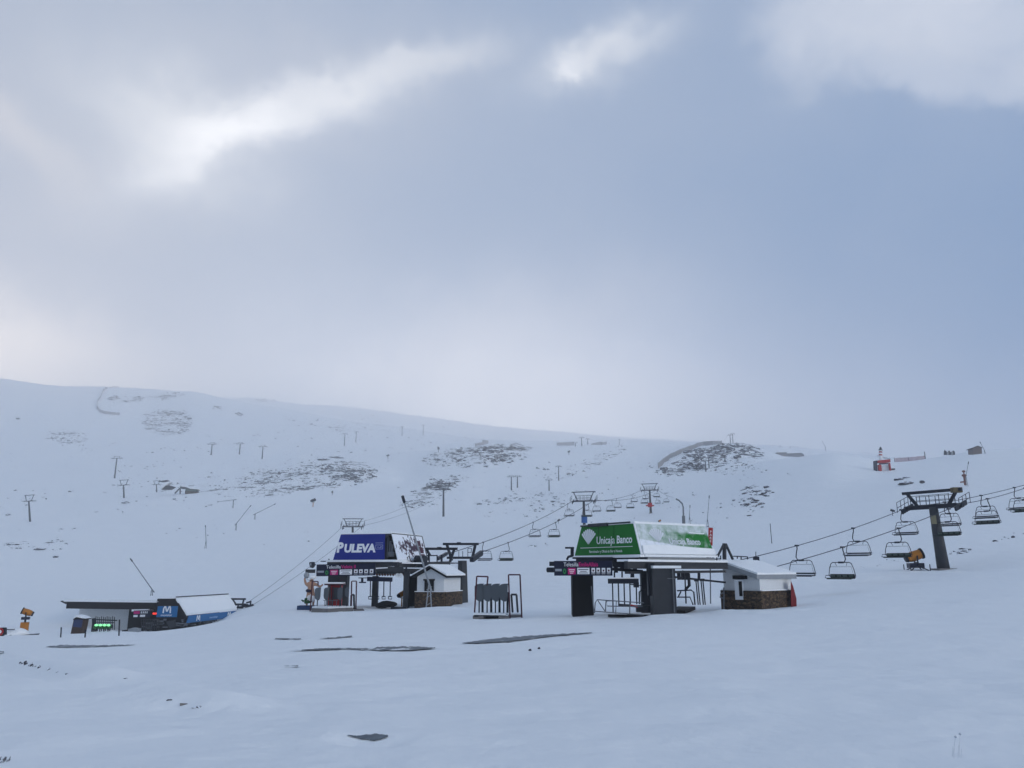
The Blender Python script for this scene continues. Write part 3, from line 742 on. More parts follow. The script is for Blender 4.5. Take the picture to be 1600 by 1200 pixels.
# ================================================================ green-canopy station (right)
A = Vector((.82, .57, 0)).normalized(); B = Vector((-A.y, A.x, 0))
U0 = at(1003, 866, 52.2)
gz = sit(1000, 54).z
st = thing('lift_station', Vector((U0.x, U0.y, gz)), 'chairlift station with bright green canopy sign and snow plastered down its long side', 'lift station')
W_, L_, H_ = 6.8, 6.9, 2.0; ins = .7
c0, c1, c2, c3 = U0, U0 + B * W_, U0 + B * W_ + A * L_, U0 + A * L_
k0, k1, k2, k3 = [c + UP * H_ for c in (c0 + B * ins + A * .12, c1 - B * ins + A * .12, c2 - B * ins - A * .1, c3 + B * ins - A * .1)]
body = MB().add([c0, c1, c2, c3, k0, k1, k2, k3], [(3, 2, 1, 0), (4, 5, 6, 7), (1, 0, 4, 5)[::-1], (2, 1, 5, 6), (3, 2, 6, 7)[::-1], (0, 3, 7, 4)[::-1]])
cn = body.build('canopy', M_LGREY, st)
# front sign: from left (c1) to right (c0)
xdir = (c0 - c1); fo = c1 - A * .05; Mf = frame_mat(fo, xdir, k1 - c1)
if Mf.to_3x3().col[2].dot(A) > 0: pass
Wf = xdir.length; Hf = 2.02
dx_top = ins
fp = MB().prism([(0.02, 0.0, -.03), (Wf - .02, 0.0, -.03), (Wf - dx_top, Hf, -.03), (dx_top, Hf, -.03)], (0, 0, .07))
front = link('front_panel', fp.v, fp.f, M_GREEN, st, frame_mat(c1 - A * .03, xdir, (k1 + k0) / 2 - (c1 + c0) / 2))
Mf = WM[front]
seam = MB()
for x in (2.55, 4.15): seam.box((x, 1.0, .045), .022, 1.98, .012)
seam.build_each('panel_seam', M_BLACK, front, Mf)
flat([p for p in shell(1.52, .72, 1.12)], M_WLET, front, Mf, 'shell_emblem', .045, .02)
lettering('Unicaja', .72, M_WLET, front, Mf, 2.35, .76, bold=.012, squash=.90)
lettering('Banco', .72, M_WLET, front, Mf, 4.42, .76, bold=.024, squash=.86)
flat([rect(.65, .50, 6.0, .535)], M_WLET, front, Mf, 'rule', .045, .02)
lettering('Patrocinador y Oficial de Sierra Nevada', .235, M_WLET, front, Mf, 1.6, .17, bold=.006, squash=.90)
# side panel plastered with snow
sv = (k0 - c0); Ms = frame_mat(c0 - B * .03, c3 - c0, sv - A * sv.dot(A))
Ls = (c3 - c0).length; Hs = (sv - A * sv.dot(A)).length
sp = MB().prism([(0.03, 0, 0), (Ls - .03, 0, 0), (Ls - .14, Hs, 0), (.14, Hs, 0)], (0, 0, .05))
if Ms.to_3x3().col[2].dot(-B) < 0: print('side normal flipped')
side = link('side_panel', sp.v, sp.f, M_SNOWGREEN, st, Ms)
side['label'] = 'long green side panel half buried under wind-blown snow'
flat(shell(1.75, .78, 1.05), mat('snowy_white_print', (0.66, 0.70, 0.75), .7), side, Ms, 'shell_emblem', .05, .03)
lettering('Unicaja Banco', .62, MATS['snowy_white_print'], side, Ms, 2.75, .72, bold=.02, squash=.86, lift=.07)
sn = MB()
sn.prism([(0.0, -.02, .05), (Ls, -.02, .05), (Ls, .42, .05), (4.4, .50, .05), (2.0, .62, .05), (.1, .56, .05)], (0, 0, .11))
sn.prism([(4.85, 1.52, .04), (6.4, 1.50, .04), (6.4, 1.56, .04), (4.85, 1.60, .04)], (0, 0, .10))
link('snow_drift', sn.v, sn.f, M_SNOW, side, Ms)
# snow and flashing along roof edges
rf = MB(); rf.prism([k0 - B * .1 - A * .1, k1 + B * .1 - A * .1, k2 + B * .1 + A * .1, k3 - B * .1 + A * .1], UP * .14)
rf.build('roof_snow', M_SNOW, cn)
rl = MB().beam(k1 - A * .16 + UP * .06 - B * 0.9, k1 - A * .16 + UP * .06 - B * 2.9, .18, .22); rl.beam(k1 - A * .14 + UP * .10 - B * 2.9, k0 - A * .14 + UP * .10 + B * .3, .12, .10)
rl.beam(k1 - A * .14 + UP * .05, k1 - A * .14 + UP * .05 - B * .9, .1, .1); rl.build('roof_flashing', M_GREY, cn)
sk = MB().beam(c1 - A * .22 - UP * .10 + B * .3, c0 - A * .22 - UP * .10 - B * .25, .35, .16); sk.beam(c0 - B * .2 - UP * .08, c3 - B * .2 - UP * .08, .25, .14)
sk.beam(k0 - B * .02 - A * .06, c0 - B * .08 - A * .1, .10, .10); sk.build('edge_snow', M_SNOW, cn)
# skirt wall below the long side (pale panels)
MB().beam(c0 + A * .3 - UP * .42, c3 - UP * .42, .1, .5).build('lower_skirt', M_LGREY, st)
# chassis under the canopy
ch = MB().beam(c1 + A * .5 - UP * .30, c0 + A * .5 - UP * .30 + B * .3, .9, .22)
ch.beam((c0 + c1) / 2 + A * .8 - UP * .5, (c3 + c2) / 2 + A * 6.5 - UP * .5, .8, .35)
ch.box(U0 - UP * .32 + A * .1, .5, .5, .28); 
for k in range(5): ch.box(c1 - B * (3.2 + k * .62) + A * .4 - UP * .75, .24, .3, .85 if k % 2 else .5)
ch.build('chassis', M_DSTEEL, st)
# long catwalk beam toward the hut
q0 = at(978, 884, 50.6); q1 = at(1135, 893, 56.5); q1.z = q0.z - .02
cw = MB().beam(q0 + UP * .05, q1 + UP * .05, .30, .46); cw.build('catwalk_beam', M_GREY, st)
MB().beam(q0 + UP * .33 + B * .3, q1 + UP * .33 + B * .3, 1.0, .14).build('beam_snow', M_SNOW, st)
MB().beam(q0 - UP * .42 + A * .4 + B * .3, q1 - UP * .34 + B * .3, .5, .16).build('lower_rail', M_GREY, st)
ub = MB().beam(at(1030, 899, 53), at(1133, 910, 57.5), .12, .12)
for px_ in (1048, 1060, 1066, 1072): ub.beam(at(px_, 892, 54.5), at(px_ + 1, 906, 54.5), .22, .14)
ub.tube([at(1066, 893, 55), at(1076, 897, 55), at(1077, 915, 55), at(1071, 922, 55)], .11, 7)
ub.beam(at(1092, 893, 55.5), at(1092, 906, 55.5), .16)
ub.build('rail_brackets', M_DSTEEL, st)
# pillars
def pillar(px0, px1, ytop, ybot, Y, depth, m, name, parent, top_px=None):
    a = at(px0, ybot, Y); b = at(px1, ybot, Y); z1 = at((px0 + px1) / 2, ytop, Y).z; c = (a + b) / 2; w = (b - a).length
    h = z1 - a.z + .5
    return MB().box((c.x, c.y + depth / 2, z1 - h / 2), w, depth, h).build(name, m, parent)
pillar(895, 928, 898, 960, 53.2, 1.2, M_BLACK, 'pillar', st)
p_ = pillar(1022, 1058, 888, 960, 50.6, 1.3, M_GREY, 'pillar', st)
MB().box(at(1039, 888, 51.2) + UP * .08, 1.75, 1.5, .16).build('snow_cap', M_SNOW, p_)
mb_ = MB().beam(at(1043, 904, 50.45), at(1056, 904, 50.45), .03, .05); mb_.beam(at(1051, 889, 50.5), at(1054, 957, 50.5), .06, .04); mb_.build('cable_conduit', M_STEEL, p_)
pillar(1004, 1017, 892, 962, 55.5, .6, M_DSTEEL, 'pillar', st)
pillar(1013, 1024, 880, 918, 51.3, .5, M_DSTEEL, 'bracket', st)
# left nose: small gear and arms
ns_ = MB().beam(at(883, 856, 56), at(897, 856, 56), .12); ns_.beam(at(894, 856, 56), at(894, 869, 56), .22); ns_.tube([at(886, 875, 55), at(888, 870, 55), at(895, 868, 55)], .09, 6)
ns_.beam(at(897, 872, 55.5), at(958, 872, 54), .5, .12)
ns_.build('nose_gear', M_DSTEEL, st)
# sign board
s0 = at(866, 899.5, 52.0); s1 = at(957, 899.5, 51.4); sh = (at(866, 876.5, 52.0) - s0).length
Mb = frame_mat(s0, s1 - s0, UP); SW = (s1 - s0).length
def sign_board(parent, Mb, SW, sh, t1, t2, sq=1.0):
    b = MB().prism([(0, 0, -.12), (SW, 0, -.12), (SW, sh, -.12), (0, sh, -.12)], (0, 0, .12))
    bd = link('sign_board', b.v, b.f, M_NAVY, parent, Mb)
    k = SW / 100.0; hh = sh / 25.0
    lettering(t1, sh * .39, M_WLET, bd, Mb, 16.5 * k, sh * .63, bold=-.004, squash=.82 * sq, lift=.01)
    lettering(t2, sh * .39, M_MAG, bd, Mb, 42.5 * k, sh * .63, bold=.014, squash=.80 * sq, lift=.01)
    flat([rect(2 * k, 7.5 * hh, 13 * k, 11.5 * hh)], mat('pale_badge', (.30, .33, .38), .5), bd, Mb, 'badge', .005)
    ring = []
    for i in range(12):
        a = 2 * math.pi * i / 12; b2 = 2 * math.pi * (i + 1) / 12
        P = lambda an, r_: (18 * k + math.cos(an) * r_ * k * 2.6, 7.4 * hh + math.sin(an) * r_ * hh * 4.6)
        ring.append([P(a, .5), P(a, 1), P(b2, 1), P(b2, .5)])
    flat(ring, M_LGREEN, bd, Mb, 'round_mark', .005)
    flat([rect(24 * k, 2.4 * hh, 37 * k, 13 * hh)], M_MAG, bd, Mb, 'magenta_tile', .005)
    flat([rect(25.5 * k, 9.2 * hh, 35.5 * k, 10.6 * hh), rect(26.5 * k, 6.2 * hh, 34.5 * k, 7.2 * hh), rect(27.5 * k, 3.8 * hh, 33 * k, 4.7 * hh)], M_WLET, bd, Mb, 'tile_print', .022)
    flat([rect(40 * k, 2.6 * hh, 61 * k, 13.2 * hh)], M_WLET, bd, Mb, 'white_tile', .005)
    flat([rect(42 * k, 9.8 * hh, 59 * k, 11 * hh), rect(45 * k, 6.9 * hh, 56 * k, 7.9 * hh), rect(43 * k, 4.1 * hh, 58 * k, 5.1 * hh)], M_NAVY, bd, Mb, 'tile_print', .022)
    ic = []; inn = []
    for x in (64.5, 73, 82, 91):
        ic.append(rect(x * k, 5.3 * hh, (x + 6) * k, 13 * hh)); inn.append(rect((x + 1.6) * k, 7 * hh, (x + 4.4) * k, 10.2 * hh)); ic.append(rect((x - .3) * k, 2.8 * hh, (x + 6) * k, 3.5 * hh))
    flat(ic, M_WLET, bd, Mb, 'rule_pictogram', .005, each=True); flat(inn, M_DRED, bd, Mb, 'pictogram_mark', .022, each=True)
    return bd
sign_board(st, Mb, SW, sh, 'Telesilla', 'EmileAllais')
bs = MB().tube([at(855, 890.5, 52.6), at(866, 890.5, 52.4)], .16, 8).box(at(862, 881, 52.6), .3, .3, .28); bs.beam(at(957, 882, 51.9), at(978, 884, 51.9), .2, .3).beam(at(957, 889, 51.9), at(1004, 893, 52.2), .16, .2)
bs.build_each('sign_bracket', M_DSTEEL, st)
# control gantry with hanging footrest rods
gn = MB().beam(at(950, 908, 51.5), at(998, 908, 51.2), .5, .30); gn.beam(at(960, 893, 51.6), at(960, 905, 51.6), .09).beam(at(972, 893, 51.6), at(972, 905, 51.6), .09).beam(at(988, 893, 51.5), at(988, 905, 51.5), .22)
for i, px_ in enumerate((957, 966, 975, 984, 994)): gn.beam(at(px_, 911, 51.4), at(px_ + 1, (957, 945, 946, 944, 944)[i], 51.4), .075)
gn.box(at(994, 914, 51.3), .3, .4, .3); gn.beam(at(984, 913, 51.3), at(1004, 915, 51.3), .06)
gn.build('gate_gantry', M_DSTEEL, st)
MB().beam(at(951, 903.5, 51.5), at(996, 903.5, 51.3), .5, .10).build('gantry_snow', M_SNOW, st)
ml = MB().box(at(1010, 951, 52.5), 1.3, .5, .42); ml.beam(at(966, 945, 51.6), at(985, 946, 51.6), .10, .13); ml.build_each('conveyor_housing', M_GREY, st)
MB().beam(at(985, 946, 51.5), at(996, 948, 51.5), .11, .14).build('red_marker', M_RED, st)
MB().beam(at(1056, 956, 53), at(1073, 950, 57), 1.2, .22).beam(at(950, 962, 50.9), at(1030, 962.5, 50.6), .5, .14).build('loading_platform', M_BLACK, st)  # second beam's black colour stands in for shade in the hollow below the platform
# V masts at the tail end
vm = MB()
vm.tube([at(1132, 879, 59), at(1132, 849, 59)], .15, 8).beam(at(1131, 850, 59), at(1121, 870, 58.4), .12).beam(at(1134, 850, 59), at(1145, 874, 59.6), .13)
vm.tube([at(1106, 872, 58.2), at(1103.5, 850, 58.2)], .10, 8, r2=.17).beam(at(1106, 852, 58.2), at(1119, 869, 58.8), .12)
vm.build('tension_mast', M_GREY, st)
rr_ = MB()
for (a_, b_) in (((1114, 868), (1124, 867)), ((1114, 879), (1114, 868)), ((1120, 879), (1120, 868)), ((1114, 874), (1127, 873)), ((1126, 880), (1126, 868)), ((1145, 869), (1168, 870)), ((1168, 870), (1168, 874)), ((1152, 869), (1152, 873)), ((1158, 869), (1158, 874))):
    rr_.beam(at(*a_, 58.5), at(*b_, 58.5), .07)
rr_.box(at(1100, 875.5, 57.2), .6, .3, .3); rr_.build_each('maintenance_rail', M_DSTEEL, st)
tp = MB()
for px_ in (1087, 1090, 1095, 1098): tp.beam(at(px_, 904, 56), at(px_ + 4, 945, 56), .07)
tp.box(at(1088, 906.5, 56), .28, .25, .16); tp.box(at(1097, 906, 56), .28, .25, .16); tp.build('hanging_rods', M_DSTEEL, st)

# boarding rails in front
def rail(name, segs, Y, label, r=.035, m=None, cat='railing'):
    base = ground(*segs[0][0][:2]) if False else at(segs[0][0][0], segs[0][0][1], Y)
    t = MB()
    for s in segs: t.tube([at(p[0], p[1], p[2] if len(p) > 2 else Y) for p in s], r, 6)
    o = t.build(name, m or M_STEEL); tag(o, label, cat); return o
rail('boarding_rail', [[(929, 958), (930, 942), (933, 937), (1006, 942)], [(929, 955), (1006, 961)], [(934, 938), (946, 956)], [(946, 957), (947, 938)], [(962, 959), (963, 939), (948, 939), (949, 947), (1004, 948)], [(984, 960), (984, 941)], [(924, 916), (926, 936), (928, 956)]], 50.2,
     'low steel guide rail with diagonal brace in front of the green station pillars')
rail('boarding_rail', [[(999, 944), (999, 925), (1002, 922), (1024, 923)], [(1012, 931), (1024, 931)], [(1018, 924), (1022, 930)]], 55.0,
     'curved dark guard rail just left of the thick grey pillar of the green station', r=.05, m=M_DSTEEL)
rail('boarding_rail', [[(1058, 923), (1080, 922), (1084, 925), (1086, 945)], [(1058, 933), (1078, 933), (1083, 945)], [(1070, 894), (1072, 943)], [(1060, 932), (1064, 924)]], 55.0,
     'curved dark guard rail just right of the thick grey pillar of the green station', r=.05, m=M_DSTEEL)

# ---------------------------------------------------------------- operator hut beside it
def hut_mono(label):
    P1 = at(1190, 954, 55.5); P0 = at(1133, 952.5, 57.8); P2 = at(1240, 952, 58.6)
    P0.z = P1.z = P2.z = min(P0.z, P1.z) - .25; P3 = P0 + P2 - P1
    zt_ = lambda px, py, Y: at(px, py, Y).z
    zA = zt_(1131, 884, 57.8); zB = zt_(1190, 905, 55.5)
    t = thing('operator_hut', Vector((P1.x, P1.y, P1.z)), label, 'hut')
    top = [Vector((P0.x, P0.y, zA)), Vector((P1.x, P1.y, zB)), Vector((P2.x, P2.y, zB)), Vector((P3.x, P3.y, zA))]
    b = MB().add([P0, P1, P2, P3] + top, [(3, 2, 1, 0), (4, 5, 6, 7), (0, 1, 5, 4), (1, 2, 6, 5), (2, 3, 7, 6), (3, 0, 4, 7)]); wl = b.build('wall', M_WHITE, t)
    zs = zt_(1190, 923.5, 55.5); cen = (P0 + P1 + P2 + P3) / 4
    # stone base stands proud of the wall, with a notch for the window
    for nm, (qa, qb) in {'front': (P0, P1), 'side': (P1, P2), 'back': (P2, P3), 'end': (P3, P0)}.items():
        d = (qb - qa).normalized(); out = Vector((d.y, -d.x, 0)); L = (qb - qa).length; h = zs - qa.z
        if out.dot(qa - cen) < 0: out = -out
        m_ = MB()
        def seg(t0, t1, hh): 
            m_.box(qa + d * ((t0 + t1) / 2) + out * .09 + UP * hh / 2, t1 - t0, .18, hh, d, out, UP)
        if nm == 'front':
            seg(-.18, L * .35, h); seg(L * .35, L * .58, h - .42); seg(L * .58, L + .18, h)
        else: seg(0, L, h)
        m_.build('stone_plinth', M_STONE, t)
        MB().box(qa + d * L / 2 + out * .1 + UP * (h + .025), L + .1, .22, .05, d, out, UP).build('ledge', M_SNOW, t) if nm != 'front' else None
    d = (P1 - P0).normalized(); out = Vector((d.y, -d.x, 0)); L = (P1 - P0).length
    if out.dot(P0 - cen) < 0: out = -out
    zc = zt_(1160, 921, 56.5)
    fr = MB().box(P0 + d * L * .465 + out * .11 + UP * (zc - P0.z - .02), L * .215, .20, 1.35, d, out, UP); w = fr.build('window', M_WLET, t)
    MB().box(P0 + d * L * .525 + out * .16 + UP * (zc - P0.z + .05), L * .085, .16, 1.0, d, out, UP).build('pane', M_BLACK, w)
    MB().box(P0 + d * L * .50 + out * .12 + UP * (zt_(1160, 902, 56.5) - P0.z), L * .36, .22, .25, d, out, UP).build('lintel', M_BLACK, w)
    # single-pitch roof slab with a flat run over the side
    ov = .35; dd = (P2 - P1).normalized()
    r0 = top[0] - d * .12 + out * ov; r1 = top[1] + out * ov + d * .05; r3 = top[3] - d * .12 - out * ov * .2; r2 = top[1] + dd * (L * 0 + (P2 - P1).length) 
    poly = [r0, r1, top[2] + dd * ov - out * 0, top[3] + dd * ov]
    ro = MB().prism([r0, r1, top[2] + dd * ov + out * .0 + d * .25, top[3] + dd * ov], UP * .30); rf_ = ro.build('roof', M_LGREY, t)
    MB().prism([p + UP * .305 + (-out * .08) for p in (r0, r1, top[2] + dd * ov + d * .2, top[3] + dd * ov)], UP * .13).build('roof_snow', M_SNOW, rf_)
    return t, P0, P1, P2
hut_mono('white and stone hut with sloping grey roof at the right end of the green station')
# red tarpaulined sled leaning at hut's right wall
q = at(1240, 953, 57.6)
t = MB().prism([at(1236, 951, 57.4), at(1245, 953, 57.6), at(1244.5, 935, 57.6), at(1239, 915, 57.5), at(1236, 908, 57.4)], (.15, .5, 0)); o = t.build('rescue_sled', mat('deep_red', (.17, .008, .012), .5, var=.3)); tag(o, 'red rescue sled stood upright against the right wall of the white stone hut', 'rescue sled')
# little feed pipe rail at the hut's left
rail('handrail', [[(1131, 952), (1131, 918)], [(1131, 926), (1126, 928), (1125, 933), (1131, 935)]], 57.0, 'pale steel post and loop at the left corner of the hut by the green station', r=.05)
# red vertical sign
t = thing('banner_sign', ground(1110, 860, 60), 'tall narrow red sign on a thin pole behind the green canopy', 'sign')
y_ = 66.0; Mv = frame_mat(at(1106.5, 852, y_), at(1112.5, 852.5, y_) - at(1106.5, 852, y_), UP)
WM[t] = Matrix.Translation(sit(1109, 66)); t.location = WM[t].translation
b = MB().prism([(0, 0, -.05), (.36, 0, -.05), (.36, 1.45, -.05), (0, 1.45, -.05)], (0, 0, .05)); bo = link('board', b.v, b.f, M_RED, t, Mv)
for i, c_ in enumerate('PARE'): lettering(c_, .27, M_WLET, bo, Mv, .18, 1.02 - i * .25, align='CENTER', bold=.01)
MB().beam(at(1109.5, 853, 66.1), sit(1110, 66.1, -.3), .08).build('pole', M_STEEL, t)

# ================================================================ blue-canopy station (centre left)
A2 = Vector((.30, .954, 0)).normalized(); B2 = Vector((A2.y, -A2.x, 0))      # B2 points right
P0 = at(521, 875, 82.0); W2, L2, H2 = 7.0, 7.4, 2.55
st = thing('lift_station', Vector((P0.x + 3, P0.y, sit(560, 83).z)), 'chairlift station with royal blue canopy sign and open dark bay beside a small white hut', 'lift station')
xr = lambda px, py, Y: at(px, py, Y)
wtot = None
for w_ in np.linspace(5, 10, 400):
    if proj(P0 + B2 * w_)[0] >= 620: wtot = w_; break
W2 = wtot; ins = .75
c0 = P0 + B2 * W2; c1 = P0; c2 = P0 + A2 * L2; c3 = c0 + A2 * L2
k0, k1, k2, k3 = c0 - B2 * ins + UP * H2, c1 + B2 * ins + UP * H2, c2 + B2 * ins + UP * H2, c3 - B2 * ins + UP * H2
# canopy shell: roof, left side, back (open dark bay at right of the front)
cn = MB().prism([k1, k0, k3, k2], UP * -.15).prism([c1, k1, k2, c2], B2 * .1).prism([c2, c3, k3, k2], A2 * .1).build('canopy', M_GREY, st)
MB().prism([k1 - A2 * .1 - B2 * .1, k0 - A2 * .1 + B2 * .1, k3 + B2 * .1, k2 - B2 * .1], UP * .16).build('roof_snow', M_SNOW, cn)
fr_ = W2 * .81
Mp = frame_mat(c1 - A2 * .06, B2, UP); 
fb = MB().prism([(0, 0, -.05), (fr_, 0, -.05), (fr_ - .02, H2 - .03, -.05), (ins, H2 - .03, -.05)], (0, 0, .08)); fp_ = link('front_panel', fb.v, fb.f, M_BLUE, st, Mp)
Ht = H2
lettering('P', 1.34, M_WLET, fp_, Mp, .36, .78, bold=.048, squash=.98, lift=.04, shear=.10)
lettering('ULEVA', 1.10, M_WLET, fp_, Mp, 1.20, .78, bold=.050, squash=1.06, lift=.04, shear=.10)
flat([rect(4.72, 1.62, 5.55, 1.68), rect(4.72, 1.42, 5.55, 1.48), rect(4.72, 1.02, 5.55, 1.08), rect(4.72, 1.02, 4.78, 1.48), rect(5.49, 1.02, 5.55, 1.48), rect(4.9, 1.2, 5.1, 1.27), rect(5.1, 1.14, 5.36, 1.2), rect(5.28, 1.2, 5.4, 1.34)], mat('faint_print', (.22, .25, .42), .5), fp_, Mp, 'small_logo', .035)
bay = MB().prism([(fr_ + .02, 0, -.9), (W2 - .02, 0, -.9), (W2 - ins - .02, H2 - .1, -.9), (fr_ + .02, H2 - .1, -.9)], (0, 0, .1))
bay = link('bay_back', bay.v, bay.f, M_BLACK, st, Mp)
pj = MB()
for x in (.12, .38, .62): pj.box((fr_ + x, 1.3 - x * .6, -.5), .13, .3, 2.1 - x * 1.5, (1, 0, 0), (0, 0, 1), (0, 1, 0))
pj.box((fr_ + .55, .55, -.45), .6, .3, .45, (1, 0, 0), (0, 0, 1), (0, 1, 0)); link('bay_machinery', pj.v, pj.f, M_STEEL, st, Mp)
cs = k0 - c0; Msd = frame_mat(c0 + B2 * .03, c3 - c0, cs); Lz = (c3 - c0).length; Hz = cs.length
if Msd.to_3x3().col[2].dot(B2) < 0: print('blue side normal', Msd.to_3x3().col[2])
sp = MB().prism([(0.03, 0, 0), (Lz, 0, 0), (Lz, Hz, 0), (.03, Hz, 0)], (0, 0, .08)); sd_ = link('side_panel', sp.v, sp.f, M_SNOWDARK, st, Msd)
pm = MB(); 
for (x0, y0, x1, y1) in ((5.5, 1.55, 6.5, 2.1), (5.6, .75, 6.8, 1.4), (6.0, .1, 6.9, .65)): pm.prism([(x0, y0, .08), (x1, y0, .08), (x1, y1, .08), (x0, y1, .08)], (0, 0, .02))
MB().beam(c3 + B2 * .06, k3 + B2 * .06, .16, .16).beam(k0 + B2 * .06 + UP * .02, k3 + B2 * .06 + UP * .02, .12, .10).build('canopy_edge', M_GREY, cn)
link('dark_print', pm.v, pm.f, mat('maroon_print', (.07, .02, .035), .6), sd_, Msd)
MB().beam(c0 + B2 * .05 - UP * .12 - A2 * .6, c3 + B2 * .05 - UP * .12, .3, .22).beam(c1 - A2 * .35 - UP * .1 - B2 * .5, c0 - A2 * .35 - UP * .1 + B2 * .1, .55, .2).build('edge_snow', M_SNOW, cn)
MB().beam(c1 - A2 * .1 - UP * .42 - B2 * .5, c0 - A2 * .1 - UP * .42 + B2 * .2, .5, .42).build('fascia_beam', M_GREY, st)
MB().beam(c0 - UP * .5, c3 - UP * .5, .5, .5).build('side_beam', M_GREY, st)
# upper works to the right of the canopy
bm = MB().beam(at(588, 892, 80.5), at(662, 893, 83), .5, .55); bm.beam(at(620, 883, 81), at(700, 880, 88), .6, .40); bm.beam(at(583, 888, 80), at(630, 890, 80), .5, .5); bm.build('platform_beam', M_GREY, st)
MB().beam(at(605, 886, 80.2), at(613, 879.5, 80.2), .5, .12).beam(at(612, 879.5, 80.2), at(660, 880, 82), .7, .12).beam(at(588, 888, 79.8), at(606, 887, 79.8), .5, .1).build('platform_snow', M_SNOW, st)
w = MB()
for (a_, b_) in (((629, 885), (629, 861)), ((626, 861), (633, 861)), ((633, 863), (670, 864)), ((655, 884), (655, 865)), ((670, 886), (670, 865)), ((664, 868), (683, 868)), ((683, 867), (683, 885)), ((690, 885), (690, 867)), ((684, 873), (697, 865)), ((686, 880), (710, 880)), ((668, 879), (722, 880))):
    w.beam(at(*a_, 83 + (a_[0] - 629) * .12), at(*b_, 83 + (b_[0] - 629) * .12), .22 if a_[0] in (629, 690, 670) and a_[0] == b_[0] else .12)
w.build('service_gantry', M_DSTEEL, st)
cb = MB().tube([at(636, 885, 82), at(636, 872, 82), at(639, 868, 82), at(642, 877, 82), at(646, 879, 82), at(650, 872, 82)], .06, 6)
cb.tube([at(635, 886, 81), at(634, 895, 81), at(638, 900, 81)], .09, 6); cb.build_each('cable_loop', M_DSTEEL, st)
for px_ in (652, 662): MB().disc(at(px_, 877, 83), (.94, -.33, 0), .60, .3, 16).build('bullwheel', M_DSTEEL, st)
# pillars
for (x0, x1, y0, y1, Y, dp, m, nm) in ((510, 540, 898, 952, 83.0, 1.4, M_GREY, 'pillar'), (580, 589, 900, 949, 84.5, .6, M_GREY, 'pillar'), (629, 637.5, 893, 951, 80.8, .9, M_GREY, 'pillar'), (638, 650, 900, 947, 82.0, 1.2, M_BLACK, 'machine_cabinet')):
    pillar(x0, x1, y0, y1, Y, dp, m, nm, st)
tp0 = at(723, 945, 89); MB().tube([tp0 - UP * .6, at(722.5, 876, 89)], .62, 4, r2=.48).build('tail_pillar', M_GREY, st)
# sign
s0 = at(494, 900.5, 80.6); s1 = at(586, 899.0, 79.6); sh = (at(494, 882, 80.6) - s0).length
sign_board(st, frame_mat(s0, s1 - s0, UP), (s1 - s0).length, sh, 'Telesilla', 'Veleta II', 1.28)
MB().box(at(485, 892.5, 80.8), .95, .2, .35).build('side_box', M_GREY, st)
g = MB().tube([at(484, 879, 80.8), at(485, 886, 80.8), at(489, 887, 80.8), at(493, 882, 80.8), at(489, 880, 80.8), at(484, 879, 80.8)], .07, 6).box(at(489, 882, 80.9), .3, .3, .5); g.beam(at(501, 877, 82), at(512, 877, 82), .1).beam(at(514, 882, 82), at(514, 873, 82), .1); g.build_each('spotlight', M_DSTEEL, st)
ug = MB().beam(at(574, 904.5, 81), at(613, 905.5, 81), .35, .42); 
for px_ in (579, 590, 600, 610): ug.beam(at(px_, 905, 81), at(px_ - .5, 933, 81), .09).tube([at(px_ - 3, 932, 80.9), at(px_ + 2, 932, 80.9), at(px_ + 2, 936, 80.9), at(px_ - 3, 936, 80.9), at(px_ - 3, 932, 80.9)], .05, 5)
ug.beam(at(560, 903, 81), at(574, 903, 81), .08).beam(at(566, 903, 81), at(566, 910, 81), .2).beam(at(561, 910, 81), at(572, 910, 81), .12); ug.build('gate_gantry', M_NAVY, st)
og = MB()
for i in range(12): og.beam(at(588 + i * 4.2, 895.5, 82 + i * .1), at(590 + i * 4.2, 899.5, 82 + i * .1), .16, .2)
og.build('rust_chain', mat('rust', (.18, .05, .015), .8), st)
for (px_, y0_) in ((621, 897), (626, 897)): MB().disc(at(px_, y0_ + 2, 80.2), (0, 1, 0), .22, .1, 10).build('round_lamp', M_WLET, st)
MB().beam(at(612, 950, 80.2), at(636, 950.5, 80), .8, .22).build('loading_platform', M_DSTEEL, st)
# tail frames: two trapezoid gantries
for (y, xa, xb, yt, ya, yb, Y) in ((0, 664, 715, 857.5, 880, 880, 93), (1, 692, 748, 850, 875, 872, 101)):
    f = MB(); f.beam(at(xa, yt, Y), at(xb, yt, Y), .30, .28)
    if y == 0: f.beam(at(xa + 2, yt, Y), at(672, 868, Y), .28).beam(at(xb - 5, yt, Y), at(703, 878, Y), .3)
    else: f.beam(at(xa + 6, yt, Y), at(706, 876, Y), .34).beam(at(xb - 5, yt, Y), at(738, 872, Y), .34).beam(at(698, 871.5, Y), at(742, 871.5, Y), .30, .28)
    f.box(at((xa + xb) / 2 - 3, yt - 1.6, Y), .5, .3, .18)
    f.build('tail_gantry', M_DSTEEL, st)
f = MB()
for (a_, b_) in (((717, 861), (717, 871)), ((723, 861), (723, 871)), ((731, 857), (731, 871)), ((731, 857), (737, 857)), ((731, 863), (737, 863)), ((737, 857), (736, 863))): f.beam(at(*a_, 101), at(*b_, 101), .07)
f.build_each('gantry_rail', M_DSTEEL, st)
s_ = MB(); a_, b_ = at(737, 874, 99), at(752, 863, 106); s_.beam(a_, b_, .35, .5)
for i in range(8): s_.disc(a_.lerp(b_, (i + .5) / 8) - UP * .1, (.95, -.3, 0), .30, .5, 10)
s_.build('sheave_train', M_DSTEEL, st)
s_ = MB(); a_, b_ = at(684, 873, 99), at(698, 865, 106); s_.beam(a_, b_, .3, .4); s_.build('sheave_train', M_DSTEEL, st)
